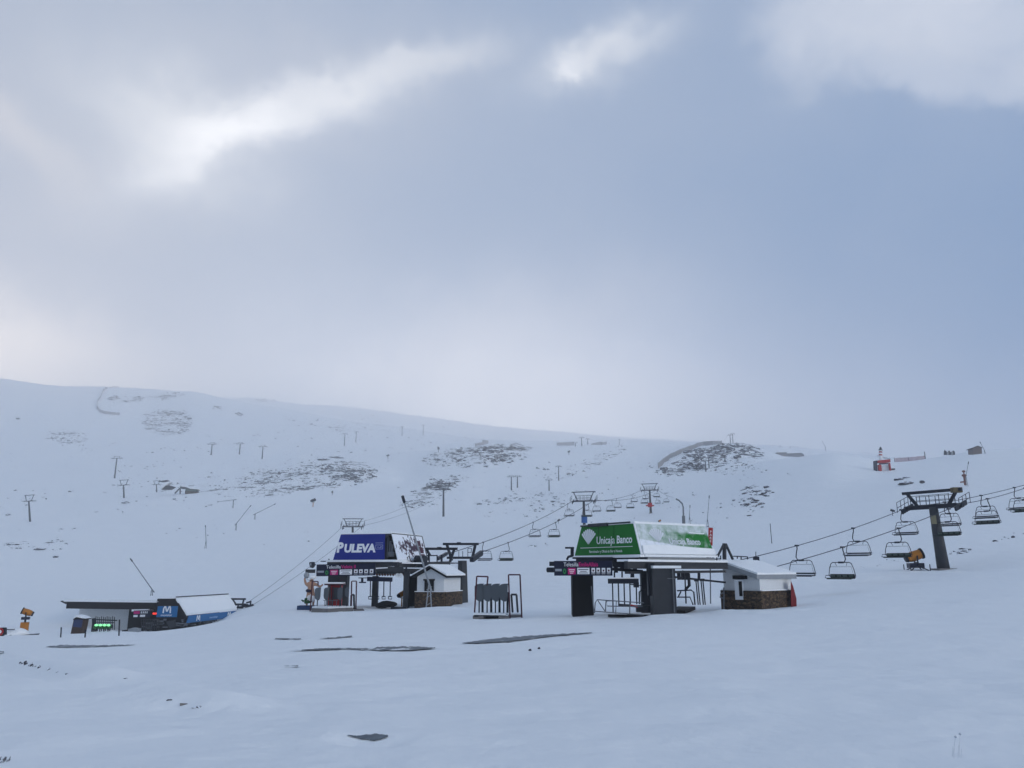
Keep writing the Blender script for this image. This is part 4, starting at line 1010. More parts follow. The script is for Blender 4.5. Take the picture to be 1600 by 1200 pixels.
# stand things under / before it
t = MB()
o = MB().box(at(613, 945, 81) , .1, .1, .1)
hp = MB()
for (cx, cy, r_) in ((597, 946, .55), (604, 944, .62), (610, 944, .5)): hp.ball(at(cx, cy, 80.6), r_, (1.4, .9, .55), 9, 6)
o = hp.build('tarpaulin_heap', M_BLACK, smooth=True); tag(o, 'black tarpaulin heap lying on the snow under the blue station', 'tarpaulin')
snow_gun(sit(627.5, 83.5), .62, R(-40), 'small orange snow gun parked behind the right pillar of the blue station', 'pole')

# hut with gable roof
def hut_gable():
    K0 = at(693, 945.5, 79.5); K1 = at(651, 945, 80.3); K2 = at(719, 944, 84.0)
    z = min(K0.z, K1.z) - .3; K0.z = K1.z = K2.z = z; K3 = K1 + K2 - K0
    t = thing('operator_hut', K0, 'small white gabled hut with stone base beside the blue station', 'hut')
    ze = at(693, 901, 79.5).z; zp = at(672, 889, 80).z; mid0 = (K0 + K1) / 2; mid1 = (K2 + K3) / 2
    v = [K0, K1, K3, K2] + [Vector((p.x, p.y, ze)) for p in (K0, K1, K3, K2)] + [Vector((mid0.x, mid0.y, zp)), Vector((mid1.x, mid1.y, zp))]
    MB().add(v, [(0, 1, 5, 8, 4)[::-1], (1, 2, 6, 5)[::-1], (2, 3, 7, 9, 6)[::-1], (3, 0, 4, 7)[::-1], (4, 8, 9, 7), (8, 5, 6, 9)]).build('wall', M_WHITE, t)
    zs = at(693, 925, 79.5).z; cen = (K0 + K1 + K2 + K3) / 4
    for (qa, qb) in ((K1, K0), (K0, K2), (K2, K3), (K3, K1)):
        d = (qb - qa).normalized(); out = Vector((d.y, -d.x, 0)); L = (qb - qa).length; h = zs - z
        if out.dot(qa - cen) < 0: out = -out
        MB().box(qa + d * L / 2 + out * .12 + UP * h / 2, L + .24 * (qa == K1), .24, h, d, out, UP).build('stone_plinth', M_STONE, t)
        MB().box(qa + d * L / 2 + out * .13 + UP * (h + .03), L + .1, .26, .06, d, out, UP).build('ledge', M_SNOW, t)
    ax = (K2 - K0).normalized(); out = -ax
    pk0 = Vector((mid0.x, mid0.y, zp + .12)) - ax * .55; pk1 = Vector((mid1.x, mid1.y, zp + .12)) + ax * .3
    dr = (K0 - K1).normalized(); sl = (ze - zp) / ((K0 - K1).length / 2)
    eR = (K0 - K1).length / 2 + .45; offR = dr * eR + UP * sl * eR; offL = -dr * eR + UP * sl * eR
    rf_ = MB().prism([pk0, pk0 + offR, pk1 + offR, pk1], UP * .18).prism([pk0, pk1, pk1 + offL, pk0 + offL], UP * .18).build('roof', M_BLACK, t)
    MB().prism([p + UP * .185 + ax * (.14 if i in (0, 1) else 0) for i, p in enumerate((pk0, pk0 + offR * .98, pk1 + offR * .98, pk1))], UP * .16).prism([p + UP * .185 + ax * (.14 if i in (0, 3) else 0) for i, p in enumerate((pk0, pk1, pk1 + offL, pk0 + offL))], UP * .16).build('roof_snow', M_SNOW, rf_)
    d = dr; L = (K0 - K1).length
    w_ = MB().box(K1 + d * L * .46 - ax * .05 + UP * (at(672, 917, 80).z - z), .95, .16, 1.35, d, ax, UP).build('window', M_BLACK, t)
    MB().box(K1 + d * L * .46 - ax * .12 + UP * (at(672, 906, 80).z - z), 1.15, .2, .16, d, ax, UP).build('lintel', M_BROWN, w_)
hut_gable()
lance(at(670, 950, 76), at(631, 782, 72.0), 'tall pale snow lance leaning left in front of the small gabled hut', h0=2.1, r=.115, m=M_LGREY)

# ---------------------------------------------------------------- entrance platform, booth, paddles left of the blue station
pf = MB().prism([at(486, 958.5, 76), at(512, 959.5, 75), at(531, 958.5, 75.5), at(552, 957.5, 76), at(552, 957.5, 79), at(500, 955, 80)], UP * .45)
pf.prism([at(553, 958, 76), at(569, 958.5, 76), at(567, 956, 78), at(553, 956, 78)], UP * .3); o = pf.build('concrete_platform', M_CONC); tag(o, 'low concrete platform with snow on top beneath the red ticket booth', 'platform')
pt = Vector((0, 0, .452))
o = MB().prism([p + pt for p in (at(487, 958, 76.2), at(512, 959, 75.3), at(531, 958, 75.8), at(552, 957.1, 76.3), at(552, 957, 79), at(500, 954.6, 80))], UP * .14).build('platform_snow', M_SNOW); tag(o, 'snow layer lying on the concrete platform below the red booth', 'snow')
t = thing('ticket_booth', at(524, 952, 79), 'narrow red booth with snow on its flat roof under the blue station sign', 'booth')
MB().box(at(524, 934, 79.4), 1.15, 1.0, 2.5).build('body', M_RED, t)
for px_ in (515.5, 532): MB().beam(at(px_, 952, 78.7), at(px_, 914, 78.7), .12).build('post', M_GREY, t)
MB().box(at(523.5, 913, 79.2), 1.75, 1.5, .14).build('roof', M_DRED, t); MB().box(at(523.5, 911, 79.2), 1.7, 1.45, .14).build('roof_snow', M_SNOW, t)
MB().box(at(524.5, 927, 78.65), .60, .06, 1.1).build('window', M_GREY, t); MB().box(at(519.5, 934, 78.6), .16, .06, 2.1).build('door_edge', M_DRED, t)
r = MB()
for px_ in (507, 512, 519, 526): r.beam(at(px_, 951, 77.6), at(px_, 938, 77.6), .045)
r.beam(at(505, 938, 77.6), at(528, 938, 77.6), .05); o = r.build('barrier', M_STEEL); tag(o, 'waist-high steel barrier in front of the red booth', 'barrier')
def paddle(name, px, yt, yl, yb, wpx, Y, label, group, lean=0):
    t = thing(name, at(px, yb, Y), label, 'gate paddle', group); k = px2m(Y, 930); w = wpx * k
    zt1 = at(px, yt, Y).z; zl = at(px, yl, Y).z; zb = at(px, yb, Y).z; c = at(px, yb, Y); h = zt1 - zl
    pr = [(-.5, .30), (-.5, .86), (-.30, .96), (.05, 1.0), (.48, 1.0), (.44, .9), (.42, .3), (.34, .10), (.22, 0), (-.02, 0), (-.40, .14)]
    poly = [Vector((c.x + x * w + lean * (zl + y * h - zb), c.y, zl + y * h)) for x, y in pr]
    b = MB().prism(poly, (0, w * .42, 0)); b.build('blade', M_PADDLE, t)
    MB().beam((c.x, c.y + w * .2, zb - .15), (c.x, c.y + w * .2, zl + .1), w * .14).build('stem', M_DSTEEL, t)
PG = 'grey paddle gates'
for i, px_ in enumerate((748.5, 761, 774, 787)):
    paddle('gate_paddle', px_, 912, 940, 957, 14.5, 57.5, 'grey gate paddle on the snowy free-standing deck, ' + ('leftmost of four', 'second from left of four', 'third from left of four', 'rightmost of four')[i], PG)
for i, (px_, yt, yl, yb, w_) in enumerate(((508.5, 918, 938, 952, 8), (530, 918, 938, 952, 8), (541, 918, 933, 952, 6.5), (495, 918, 938, 950, 9))):
    paddle('gate_paddle', px_, yt, yl, yb, w_, 78.0 - .3 * i, ('grey gate paddle just left of the red booth', 'grey gate paddle in front of the red booth window', 'slim grey gate paddle just right of the red booth', 'grey gate paddle between the painted figure and the red booth')[i], PG)
# deck for the four paddles
t = thing('gate_deck', at(778, 967, 57), 'free-standing snowy deck of four grey paddles on a concrete plinth', 'gate deck')
b = MB()
for x_ in (754, 767.5, 780.5, 793): b.beam(at(x_, 957.5, 58.2), at(x_, 925, 58.2), .16, .12)
b.beam(at(752, 932, 58.2), at(795, 932, 58.2), .10).beam(at(752, 929, 58.2), at(795, 929, 58.2), .08); b.build('post_frame', M_DSTEEL, t)
MB().beam(at(741.5, 961, 57.2), at(790, 962, 57.2), 1.6, .12).build('deck_edge', M_DSTEEL, t)
MB().beam(at(741.5, 958.9, 57.2), at(790, 959.4, 57.2), 1.6, .11).beam(at(790, 959.5, 58.4), at(813, 959.5, 58.6), 1.2, .10).build('deck_snow', M_SNOW, t)
MB().beam(at(740.5, 965.5, 56.9), at(757, 966, 56.8), .9, .36).build('plinth', M_CONC, t)
MB().beam(at(779, 966.5, 56.7), at(796, 967, 56.7), .9, .36).beam(at(796, 964.6, 57.9), at(813, 964.4, 58.1), .8, .34).build('plinth', M_CONC, t)
MB().ball(at(766, 966, 57.2), .3, (1.6, 1, .6)).ball(at(775, 967, 57.2), .28, (1.2, 1, .6)).build('rubble', M_ROCK, t)
def hoop(px0, px1, yt0, yt1, yb0, yb1, Y, label, m=None, r=.065, grp='tall gate hoops'):
    b = MB().beam(at(px0[0], yb0, Y), at(px0[1], yt0, Y), r * 1.6).beam(at(px0[1], yt0, Y), at(px1[1], yt1, Y + .1), r * 1.5).beam(at(px1[1], yt1, Y + .1), at(px1[0], yb1, Y + .1), r * 1.6)
    o = b.build('gate_hoop', m or M_DRED); tag(o, label, 'gate hoop', grp)
hoop((741.5, 745), (761, 762.5), 900.5, 901, 957, 915, 57.0, 'dark red hoop at the left end of the free-standing paddle deck')
hoop((797, 794.5), (815.5, 812.5), 898, 898, 969, 969, 56.6, 'tall dark red hoop at the right end of the free-standing paddle deck')
hoop((801, 799), (809, 807), 929, 929, 957, 957, 57.8, 'low double post hoop on the right of the paddle deck', M_GREY, .09)
hoop((484.5, 488), (497, 497), 908.5, 908.5, 957, 915, 77.2, 'thin dark hoop in front of the painted figure')
hoop((548.5, 549.5), (556, 557), 908, 908, 959, 959, 77.0, 'thin dark hoop right of the red booth')
hoop((548.2, 549), (553.5, 553), 930, 929, 952, 952, 77.6, 'pair of short grey posts inside the thin hoop right of the booth', M_GREY, .1)
# painted figure: plain generic mascot-free statue of a waiter-like person with raised arm
def figure():
    t = thing('person_statue', at(485, 952, 80), 'painted statue of a person with white cap and raised arm on a blue plinth', 'statue')
    Y = 80.0; S = lambda px, py, dy=0: at(px, py, Y + dy)
    me = bpy.data.meshes.new('body')
    J = [S(486, 921), S(485, 913), S(487, 905, -.1), S(488, 902, -.1), S(478, 913), S(476, 905), S(478, 899), S(494, 913), S(500, 917, -.2), S(505, 913, -.3), S(482, 926), S(480, 936), S(479, 947), S(489, 926), S(490, 937), S(489, 948), S(486, 908, -.05)]
    E = [(0, 1), (1, 16), (16, 2), (2, 3), (1, 4), (4, 5), (5, 6), (1, 7), (7, 8), (8, 9), (0, 10), (10, 11), (11, 12), (0, 13), (13, 14), (14, 15)]
    rad = [.30, .33, .20, .13, .15, .10, .08, .16, .11, .08, .19, .14, .09, .19, .14, .09, .12]
    o0 = WM[t].translation
    me.from_pydata([tuple(p - o0) for p in J], E, []); me.skin_vertices or None
    ob = bpy.data.objects.new('tmp', me); col.objects.link(ob)
    md = ob.modifiers.new('s', 'SKIN')
    for v, r_ in zip(me.skin_vertices[0].data, rad): v.radius = (r_, r_)
    me.skin_vertices[0].data[0].use_root = True
    ob.modifiers.new('ss', 'SUBSURF').levels = 1
    dg = bpy.context.evaluated_depsgraph_get(); m2 = bpy.data.meshes.new_from_object(ob.evaluated_get(dg)); bpy.data.objects.remove(ob)
    vs = [tuple(v.co) for v in m2.vertices]; fs = [tuple(p.vertices) for p in m2.polygons]
    link('body', vs, fs, M_SKIN, t, Matrix.Translation(o0), smooth=True)
    MB().ball(S(488, 902, -.1), .30, (1.35, 1, .75)).ball(S(483, 905, -.1), .2, (1.2, 1, .6)).build('cap', M_WLET, t, smooth=True)
    MB().ball(S(479, 899), .28, (1, 1, 1.1)).build('raised_ball', M_LGREY, t, smooth=True)
    MB().ball(S(484, 923), .36, (1.15, .9, .6)).build('shorts', M_NAVY, t, smooth=True)
    MB().ball(S(482, 935), .22, (.9, .9, 2.0)).ball(S(489, 935), .22, (.9, .9, 2.0)).build('trousers', M_WLET, t, smooth=True)
    MB().box(S(484, 949.5), 2.2, 1.2, .42).build('plinth', mat('blue_plinth', (.02, .05, .12), .7), t)
    MB().box(S(480, 954), 1.3, 1.0, .25).build('footing', M_CONC, t)
    sh_ = MB(); random.seed(4)
    for k in range(40):
        c = S(480 + random.gauss(0, 3.2), 942 - abs(random.gauss(0, 2.6)), -.4); sh_.ball(c, random.uniform(.06, .13), (1.3, .8, .7), 5, 4)
    sh_.build('greenery', M_PLANT, t)
figure()

# ================================================================ towers and ropes
def tower_px(px_b, py_b, px_t, py_t, wpx, a, label, style='T', Y=None, group=None, r=None, fr=None, extra=None, gauge=None):
    base = sit(px_b, Y) if Y else ground(px_b, py_b, 140)
    if base is None: base = sit(px_b, 1250)
    top = at(px_t, py_t, base.y); H = top.z - base.z; g = gauge or wpx * px2m(base.y, py_t)
    lean = Vector((top.x - base.x, 0, 0))
    if style == 'T': lean = Vector((0, 0, 0))
    return tower(base, H, g, a, label, style, r=r or max(.34, g * .082), lean=lean, group=group, top_h=fr, extra=extra)
G1 = 'towers of the lift rising behind the blue station'
G2 = 'distant lift towers on the upper slopes'
a1 = (.3, .95)
TR = tower_px(1475, 893, 1458, 792, 0, (.82, .57), 'large grey tower at the right edge whose crossarm carries the cables of the green station', 'frame', Y=80.7, r=.62, gauge=5.4, fr=1.55, extra=.75)
tt, ttop, ta, tb = TR
q = MB().box(at(1459, 812, 80.0), .5, .06, .85).build('number_plate', mat('pale_plate', (.17, .16, .10), .6), tt)
tp_ = MB().box(ttop + tb * 2.5 + UP * 1.5, .9, .6, .5).build('work_lamp', mat('ochre_box', (.10, .08, .04), .6), tt)
T1 = tower_px(914, 846, 912, 783, 34, a1, 'lift tower with a blue pad round its pillar just above the green canopy', 'frame', Y=167, group=G1, extra=.8)
blue = MB().tube([at(913, 817, 165.9) , at(913, 805, 165.9)], .62, 10).build('crash_pad', mat('blue_pad', (.02, .10, .32), .6), T1[0])
T2 = tower_px(1017, 817, 1015, 766, 24, a1, 'lift tower with a red collar on its pillar above the white side of the canopy', 'frame', Y=268, group=G1, extra=1.0)
rc = MB().box(at(1015.5, 790, 267), 2.6, 1.3, .35).box(at(1015.5, 789, 267), 1.3, 1.2, 1.4).build('red_collar', M_RED, T2[0])
T3 = tower_px(1050, 811, 1048, 778, 18, a1, 'lift tower standing right of the one with the red collar', 'frame', Y=330, group=G1, extra=1.0)
T4 = tower_px(1089.5, 764, 1088, 729, 14, a1, 'lift tower low on the rocky hill with a snowy round foot', 'frame', Y=440, group=G1)
T5 = tower_px(1103, 737, 1102, 720, 10, a1, 'left of two lift towers close together among rocks halfway up the right hill', 'T', group=G1)
T5b = tower_px(1108, 731, 1107, 716, 9, a1, 'right of two lift towers close together among rocks halfway up the right hill', 'T', group=G1)
T5c = tower_px(1133, 722, 1133, 711, 11, a1, 'low lift tower among rocks below the crest of the right hill', 'T', group=G1)
T6 = tower_px(1141.5, 695, 1141.5, 680, 8, a1, 'left of the two lift towers on top of the rocky hill', 'T', Y=742, group=G1)
T7 = tower_px(1145.5, 695, 1145.5, 678, 8, a1, 'right of the two lift towers on top of the rocky hill', 'T', Y=738, group=G1)
TM = tower_px(552, 848, 551, 823, 29, (-.05, 1), 'lift tower rising behind the blue canopy sign', 'frame', Y=180, group='towers of the lift from the low dark station', extra=.9)
TN = tower_px(693, 800, 693, 765, 21, (.05, 1), 'lone lift tower in the middle of the piste below the central rocks', 'frame', Y=318, group='towers of the lift from the low dark station')
for (xb, yb, xt, yt, w, stl, lab) in (
    (47.5, 815, 45, 783, 22, 'frame', 'lowest lift tower at the far left of the slope'),
    (194, 778, 193, 758, 19, 'frame', 'lift tower with wide crossarm left of the small upper lift station'),
    (245, 769, 244.5, 757, 14, 'frame', 'short lift tower right beside the small upper lift station'),
    (179, 747, 178, 716, 17, 'T', 'tall thin T-shaped tower above the left lift line'),
    (330, 711, 330, 694, 14, 'T', 'leftmost of three T-shaped towers on the upper left slope'),
    (374, 710, 375, 693.5, 13, 'T', 'middle of three T-shaped towers on the upper left slope'),
    (409.5, 717, 409, 698, 13, 'T', 'rightmost of three T-shaped towers on the upper left slope'),
    (538, 697, 538, 678, 8.5, 'T', 'T-shaped tower above the left rocks, lower left one of the pale pair'),
    (556, 691, 556, 675, 7.5, 'T', 'T-shaped tower above the left rocks, upper right one of the pale pair'),
    (628, 681, 628, 667, 6.5, 'T', 'left of two very faint T-shaped towers near the fog'),
    (661, 680, 661, 664.5, 6.5, 'T', 'right of two very faint T-shaped towers near the fog'),
    (799, 766, 798.5, 745, 13, 'T', 'taller left tower of the touching pair in the centre of the slope'),
    (808.5, 762, 808.5, 745, 13, 'T', 'shorter right tower of the touching pair in the centre of the slope'),
    (858, 767, 858, 750, 12, 'T', 'squat T-shaped tower just below the faint rock streak in the centre'),
    (873, 751, 872, 729, 10, 'T', 'slim T-shaped tower above and right of the squat one'),
    (899, 708, 898.5, 692, 8, 'T', 'tower by the end of the small snow fence on the central crest'),
    (909, 699, 908.5, 684, 9, 'T', 'tallest tower on the central crest'),
    (918.5, 697, 918, 686, 8, 'T', 'tower right of the tallest one on the central crest'),
    (940, 697, 940, 692, 6, 'T', 'tiny tower right of the zigzag fence on the central crest'),
    (968, 694, 968, 687, 5, 'T', 'rightmost tiny tower on the central crest')):
    if lab.endswith('central crest'): tower_px(xb, yb, xt, yt, w, (.1, 1), lab, stl, Y=(740 if yb > 697.5 else 900), group=G2)
    else: tower_px(xb, yb, xt, yt, w, (.45, .9) if stl == 'frame' else (.1, 1), lab, stl, group=G2)

def shv(T, s, g, dz=.15): return T[1] + T[3] * g / 2 * s + UP * dz
def gg(T, w): return w
g1 = 34 * px2m(167, 783); g2 = 24 * px2m(268, 766); g3 = 18 * px2m(330, 778); g4 = 14 * px2m(440, 729)
GR1 = 'cables of the lift behind the blue station'
RL = rope([at(690, 868, 100), shv(T1, -1, g1), shv(T2, -1, g2), shv(T3, -1, g3), shv(T4, -1, g4), T5[1] - Vector((2, 0, 0)), T6[1] - Vector((2, 0, 0))], .050, 'left cable running from the tail gantries of the blue station up over the right hill', GR1)
RR = rope([at(748, 864, 105), shv(T1, 1, g1), shv(T2, 1, g2), shv(T3, 1, g3), shv(T4, 1, g4), T5b[1] + Vector((2, 0, 0)), T7[1] + Vector((2, 0, 0))], .050, 'right cable running from the tail gantries of the blue station up over the right hill', GR1)
GR2 = 'cables of the lift from the green station'
NR = rope([at(1140, 904, 58.3), shv(TR, 1, 5.4, .1), at(1600, 763, 86), at(1760, 735, 125)], .034, 'lower cable leaving the green station toward the right-hand tower, carrying dark green chairs', GR2)
FR = rope([at(1150, 876.5, 63.2), shv(TR, -1, 5.4, .1), at(1600, 758, 92), at(1760, 731, 132)], .034, 'upper cable leaving the green station toward the right-hand tower, carrying pale chairs', GR2)
gM = 29 * px2m(180, 823); gN = 21 * px2m(318, 765)
rope([at(385, 943, 134), shv(TM, -1, gM), shv(TN, -1, gN)], .030, 'left thin cable climbing from the low dark station past the tower behind the blue sign', 'cables of the lift from the low dark station')
rope([at(397, 944, 134), shv(TM, 1, gM), shv(TN, 1, gN)], .030, 'right thin cable climbing from the low dark station past the tower behind the blue sign', 'cables of the lift from the low dark station')
# chairs of the green station's lift
GC2 = 'chairs of the lift from the green station'; yw = math.atan2(-.82, .57)
for px_, lab in ((1316.5, 'dark green chair nearest the hut on the lower cable of the green station'), (1404, 'dark green chair just left of the orange snow gun'),
                 (1482, 'dark green chair partly behind the pillar of the large right tower'), (1543, 'dark green chair first beyond the large right tower'), (1602, 'dark green chair cut by the right edge of the photo')):
    p = on_rope(NR, px_)
    if p: chair(p, yw + R(random.uniform(-5, 5)), 2.55, True, lab, GC2)
for px_, lab in ((1245, 'pale chair nearest the white stone hut on the upper cable'), (1333, 'pale chair between the two dark green chairs left of the large right tower'), (1408, 'pale chair on the upper cable hanging right against the left end of the large tower'),
                 (1476, 'pale chair hanging just right of the large tower pillar'), (1533, 'pale chair overlapping the dark green one beyond the large right tower'), (1585, 'pale chair on the upper cable by the right edge of the photo')):
    p = on_rope(FR, px_)
    if p: chair(p, yw + R(random.uniform(-5, 5)), 2.5, False, lab, GC2, flip=True)
GC1 = 'chairs of the lift behind the blue station'; yw = R(-17)
for px_, lab in ((794, 'dark-backed chair nearest the blue station tail gantry'), (868, 'dark-backed chair between the blue and green stations, above the snow slope'), (919, 'dark-backed chair hanging against the pillar with the blue pad'),
                 (956, 'dark-backed chair, first right of the tower with the blue pad'), (986, 'dark-backed chair midway between the blue pad tower and the red collar tower'), (1008, 'dark-backed chair just left of the red collar'),
                 (1027, 'dark-backed chair just right of the tower with the red collar'), (1042, 'dark-backed chair at the left arm of the tower right of the red collar'), (1058, 'dark-backed chair just beyond the tower right of the red collar'), (1069, 'dark-backed chair halfway to the tower with the snowy foot'), (1080, 'dark-backed chair just below the tower with the snowy foot')):
    p = on_rope(RR, px_)
    if p: chair(p, yw, 2.15, True, lab, GC1)
for px_, lab in ((755, 'pale chair right at the tail gantry of the blue station'), (833, 'pale chair left of the upper pair between the two stations'), (887, 'pale chair left of the tower with the blue pad'), (930, 'pale chair right beside the tower with the blue pad'),
                 (963, 'pale chair partly behind the first dark one right of the blue pad tower'), (989, 'pale chair behind the dark one midway to the red collar tower'), (1007, 'pale chair at the left arm of the red collar tower'), (1026, 'pale chair below the right arm of the red collar tower'),
                 (1040, 'pale chair left of the tower right of the red collar'), (1054, 'pale chair beyond the tower right of the red collar'), (1062, 'pale chair on the left cable low on the right hill'), (1071, 'pale chair on the left cable under the rocks of the right hill'), (1083, 'pale chair on the left cable nearest the tower with the snowy foot')):
    p = on_rope(RL, px_)
    if p: chair(p, yw, 2.1, False, lab, GC1, flip=True)
MB().box(at(1181, 873, 64.5), .45, .3, .35).beam(at(1181, 871, 64.5), at(1181, 862, 64.5), .05)
o = MB().box(at(1181.5, 873.5, 64), .42, .3, .36).beam(at(1181, 871, 64), at(1181, 862, 64), .045).build('cable_sensor', M_DSTEEL); tag(o, 'small dark box with aerial on the upper cable above the white stone hut', 'sensor')

# ================================================================ low dark station (left)
Ym = 120.0
fx0 = at(108, 944, 126); 
t = thing('lift_station', sit(265, 121), 'low dark lift station with sky blue sign, half sunk behind a snowbank at left', 'lift station')
e0 = at(106, 946, 125); e1 = at(247, 945, 121)
dirE = (e1 - e0); dirE.z = 0; dirE.normalize(); bk = Vector((-dirE.y, dirE.x, 0))
e0.z = e1.z = (e0.z + e1.z) / 2
MB().beam(e0 - dirE * 0, e1, .6, 1.15).build('eave', M_BROWN, t)
MB().prism([e0 + UP * .45 - bk * .4 - dirE * .5, e1 + UP * .45 - bk * .4, e1 + UP * .75 + bk * 7, e0 + UP * .75 + bk * 7 - dirE * .5], UP * .40).build('roof_snow', M_SNOW, t)
rg = MB()
for k in range(9): rg.beam(e0 + dirE * (k * .9 - 1.2) + UP * (.5 - .05 * k), e0 + dirE * (k * .9 - .2) + UP * (.2 - random.random() * .3), .5, .12)
rg.build('broken_eave_edge', M_BROWN, t)
MB().box((at(163, 970, 126.5) + Vector((0, 0, 0))), 9.4, .3, 4.4, dirE, bk, UP).build('white_wall', M_WHITE, t)
MB().box(at(226, 974, 124.2), 5.2, 1.0, 4.6, dirE, bk, UP).build('dark_wall', M_BLACK, t)
MB().disc(at(186.5, 967, 126), bk, .42, .08, 12).build('round_sign', M_RED, t)
MB().beam(at(210, 953.5, 122), at(236, 953, 121.3), 1.2, .28).build('awning_snow', M_SNOW, t)
sb0, sb1 = at(208.5, 965, 121.2), at(235, 964.4, 120.6); Mi = frame_mat(sb0, sb1 - sb0, UP); wS = (sb1 - sb0).length
b = MB().prism([(0, 0, 0), (wS, 0, 0), (wS, 1.0, 0), (0, 1.0, 0)], (0, 0, .08)); ib = link('info_board', b.v, b.f, M_NAVY, t, Mi)
flat([rect(.05, .52, 1.05, .92)], M_MAG, ib, Mi, 'magenta_strip', .08); flat([rect(.05, .08, .75, .36), rect(1.15, .08, 2.0, .38)] + [rect(1.25 + .32 * i, .56, 1.40 + .32 * i, .86) for i in range(4)], M_WLET, ib, Mi, 'white_print', .09)
lm = MB().box(at(242, 958.7, 119.2), .55, .2, .22).build('red_light', M_RLAMP, t)
# front gable of the canopy
a0, a1_, a2, a3 = at(240.5, 971, 119.4), at(290, 970.5, 119.0), at(277, 937.3, 119.2), at(248, 937.3, 119.4)
for p in (a0, a1_): p.z = min(a0.z, a1_.z)
for p in (a2, a3): p.z = max(a2.z, a3.z)
MB().prism([a0, a1_, a2, a3], (0.1, 14, 0)).build('canopy', M_BROWN, t)
ms0, ms1 = at(244.5, 964.2, 118.8), at(276.5, 964.2, 118.6); Mm = frame_mat(ms0, ms1 - ms0, UP); wM = (ms1 - ms0).length; hM = (at(244, 947.2, 118.8) - ms0).z
b = MB().prism([(0, 0, 0), (wM, 0, 0), (wM + .03, hM, 0), (.12, hM, 0)], (0, 0, .12)); mp = link('front_sign', b.v, b.f, M_SKYB, t, Mm)
def m_emblem(cx, cy, s):
    pts = []; th = .19
    C_ = [(-.50, 0), (-.46, .55), (-.34, .80), (-.22, .78), (-.13, .50), (-.04, .22), (.06, .22), (.18, .52), (.30, .80), (.42, .80), (.48, .55), (.50, 0)]
    out = []
    for i in range(len(C_) - 1):
        (x0, y0), (x1, y1) = C_[i], C_[i + 1]; d = math.hypot(x1 - x0, y1 - y0); nx, ny = -(y1 - y0) / d * th / 2, (x1 - x0) / d * th / 2; ex, ey = (x1 - x0) / d * .04, (y1 - y0) / d * .04
        out.append([(cx + s * (x0 - ex - nx), cy + s * (y0 - ey - ny)), (cx + s * (x1 + ex - nx), cy + s * (y1 + ey - ny)), (cx + s * (x1 + ex + nx), cy + s * (y1 + ey + ny)), (cx + s * (x0 - ex + nx), cy + s * (y0 - ey + ny))])
    return out
flat(m_emblem(wM * .5, hM * .40, 1.05), M_WLET, mp, Mm, 'white_emblem', .13, .02)
lettering('movistar', .42, M_WLET, mp, Mm, wM * .5, hM * .10, align='CENTER', squash=1.15, lift=.15)
# roof slope on the right, receding
hd = Vector((.15, .99, 0)).normalized(); Lr = 15.0
r0 = Vector(a2) - Vector((0, .5, 0)); r1 = Vector(a1_) + Vector((.25, -.5, 0)); r1.z = at(292, 961.5, 119).z
r2 = r1 + hd * Lr; r3 = r0 + hd * Lr * 1.02
MB().prism([r0, r1, r2, r3], Vector((0, 0, .35))).build('side_roof_snow', M_SNOW, t)
MB().beam(r0 + UP * .42, r3 + UP * .42, .12, .14).build('ridge_flashing', M_DSTEEL, t)
kx = MB().beam(a3 - Vector((0, .3, 0)), a2 - Vector((0, .3, 0)) + Vector((.1, 0, 0)), .3, .35); kx.beam(a2 - Vector((0, .3, 0)), r1 - UP * .3, .3, .35); kx.beam(r1 - UP * .2, a1_ - Vector((0, .3, 0)) - Vector((.4, 0, .6)), .3, .35); kx.build('gable_trim', M_BROWN, t)
fs0 = r1 - UP * 1.05 + Vector((.1, 0, 0)); Mfs = frame_mat(fs0, hd, UP)
if Mfs.to_3x3().col[2].dot(Vector((1, -.3, 0))) < 0: print('movistar strip normal', Mfs.to_3x3().col[2])
b = MB().prism([(0, 0, -.06), (Lr, 0, -.06), (Lr, 1.0, -.06), (0.4, 1.0, -.06)], (0, 0, .1)); fsn = link('side_sign', b.v, b.f, M_SKYB, t, Mfs)
flat(m_emblem(3.0, .18, .85), M_WLET, fsn, Mfs, 'white_emblem', .06, .03); flat(m_emblem(12.2, .18, .85), M_WLET, fsn, Mfs, 'white_emblem', .06, .03)
lettering('movistar', .45, mat('pale_blue_print', (.35, .5, .7), .6), fsn, Mfs, 6.2, .3, squash=1.6, lift=.06)
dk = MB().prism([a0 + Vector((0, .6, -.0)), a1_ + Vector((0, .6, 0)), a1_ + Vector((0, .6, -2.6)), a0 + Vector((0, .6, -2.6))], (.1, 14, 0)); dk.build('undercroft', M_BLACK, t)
mc = MB(); random.seed(11)
for k in range(60):
    px_ = random.uniform(221, 365); f_ = (px_ - 221) / 144; y0_ = 968 + random.uniform(0, 19 * (1 - f_ * .9)); Yq = 118.6 if px_ < 290 else 118.6 + (px_ - 290) / 75 * 15
    c = at(px_, y0_, Yq - .1); mc.box(c, random.uniform(.15, 1.1), .1, random.uniform(.08, .3))
mc.build('machinery', M_STEEL, t)
rails = MB()
for k in range(9): rails.beam(at(221 + k * 3.4, 967, 118.4), at(221 + k * 3.4, 985, 118.4), .07)
for k in range(4): rails.beam(at(220, 968 + k * 4.5, 118.4), at(249, 968 + k * 4.2, 118.4), .07)
rails.prism([at(259, 971, 118.3), at(273, 969, 118.3), at(274, 979, 118.3), at(265, 982, 118.3)], (0, .4, 0)); rails.build('loading_rails', M_GREY, t)
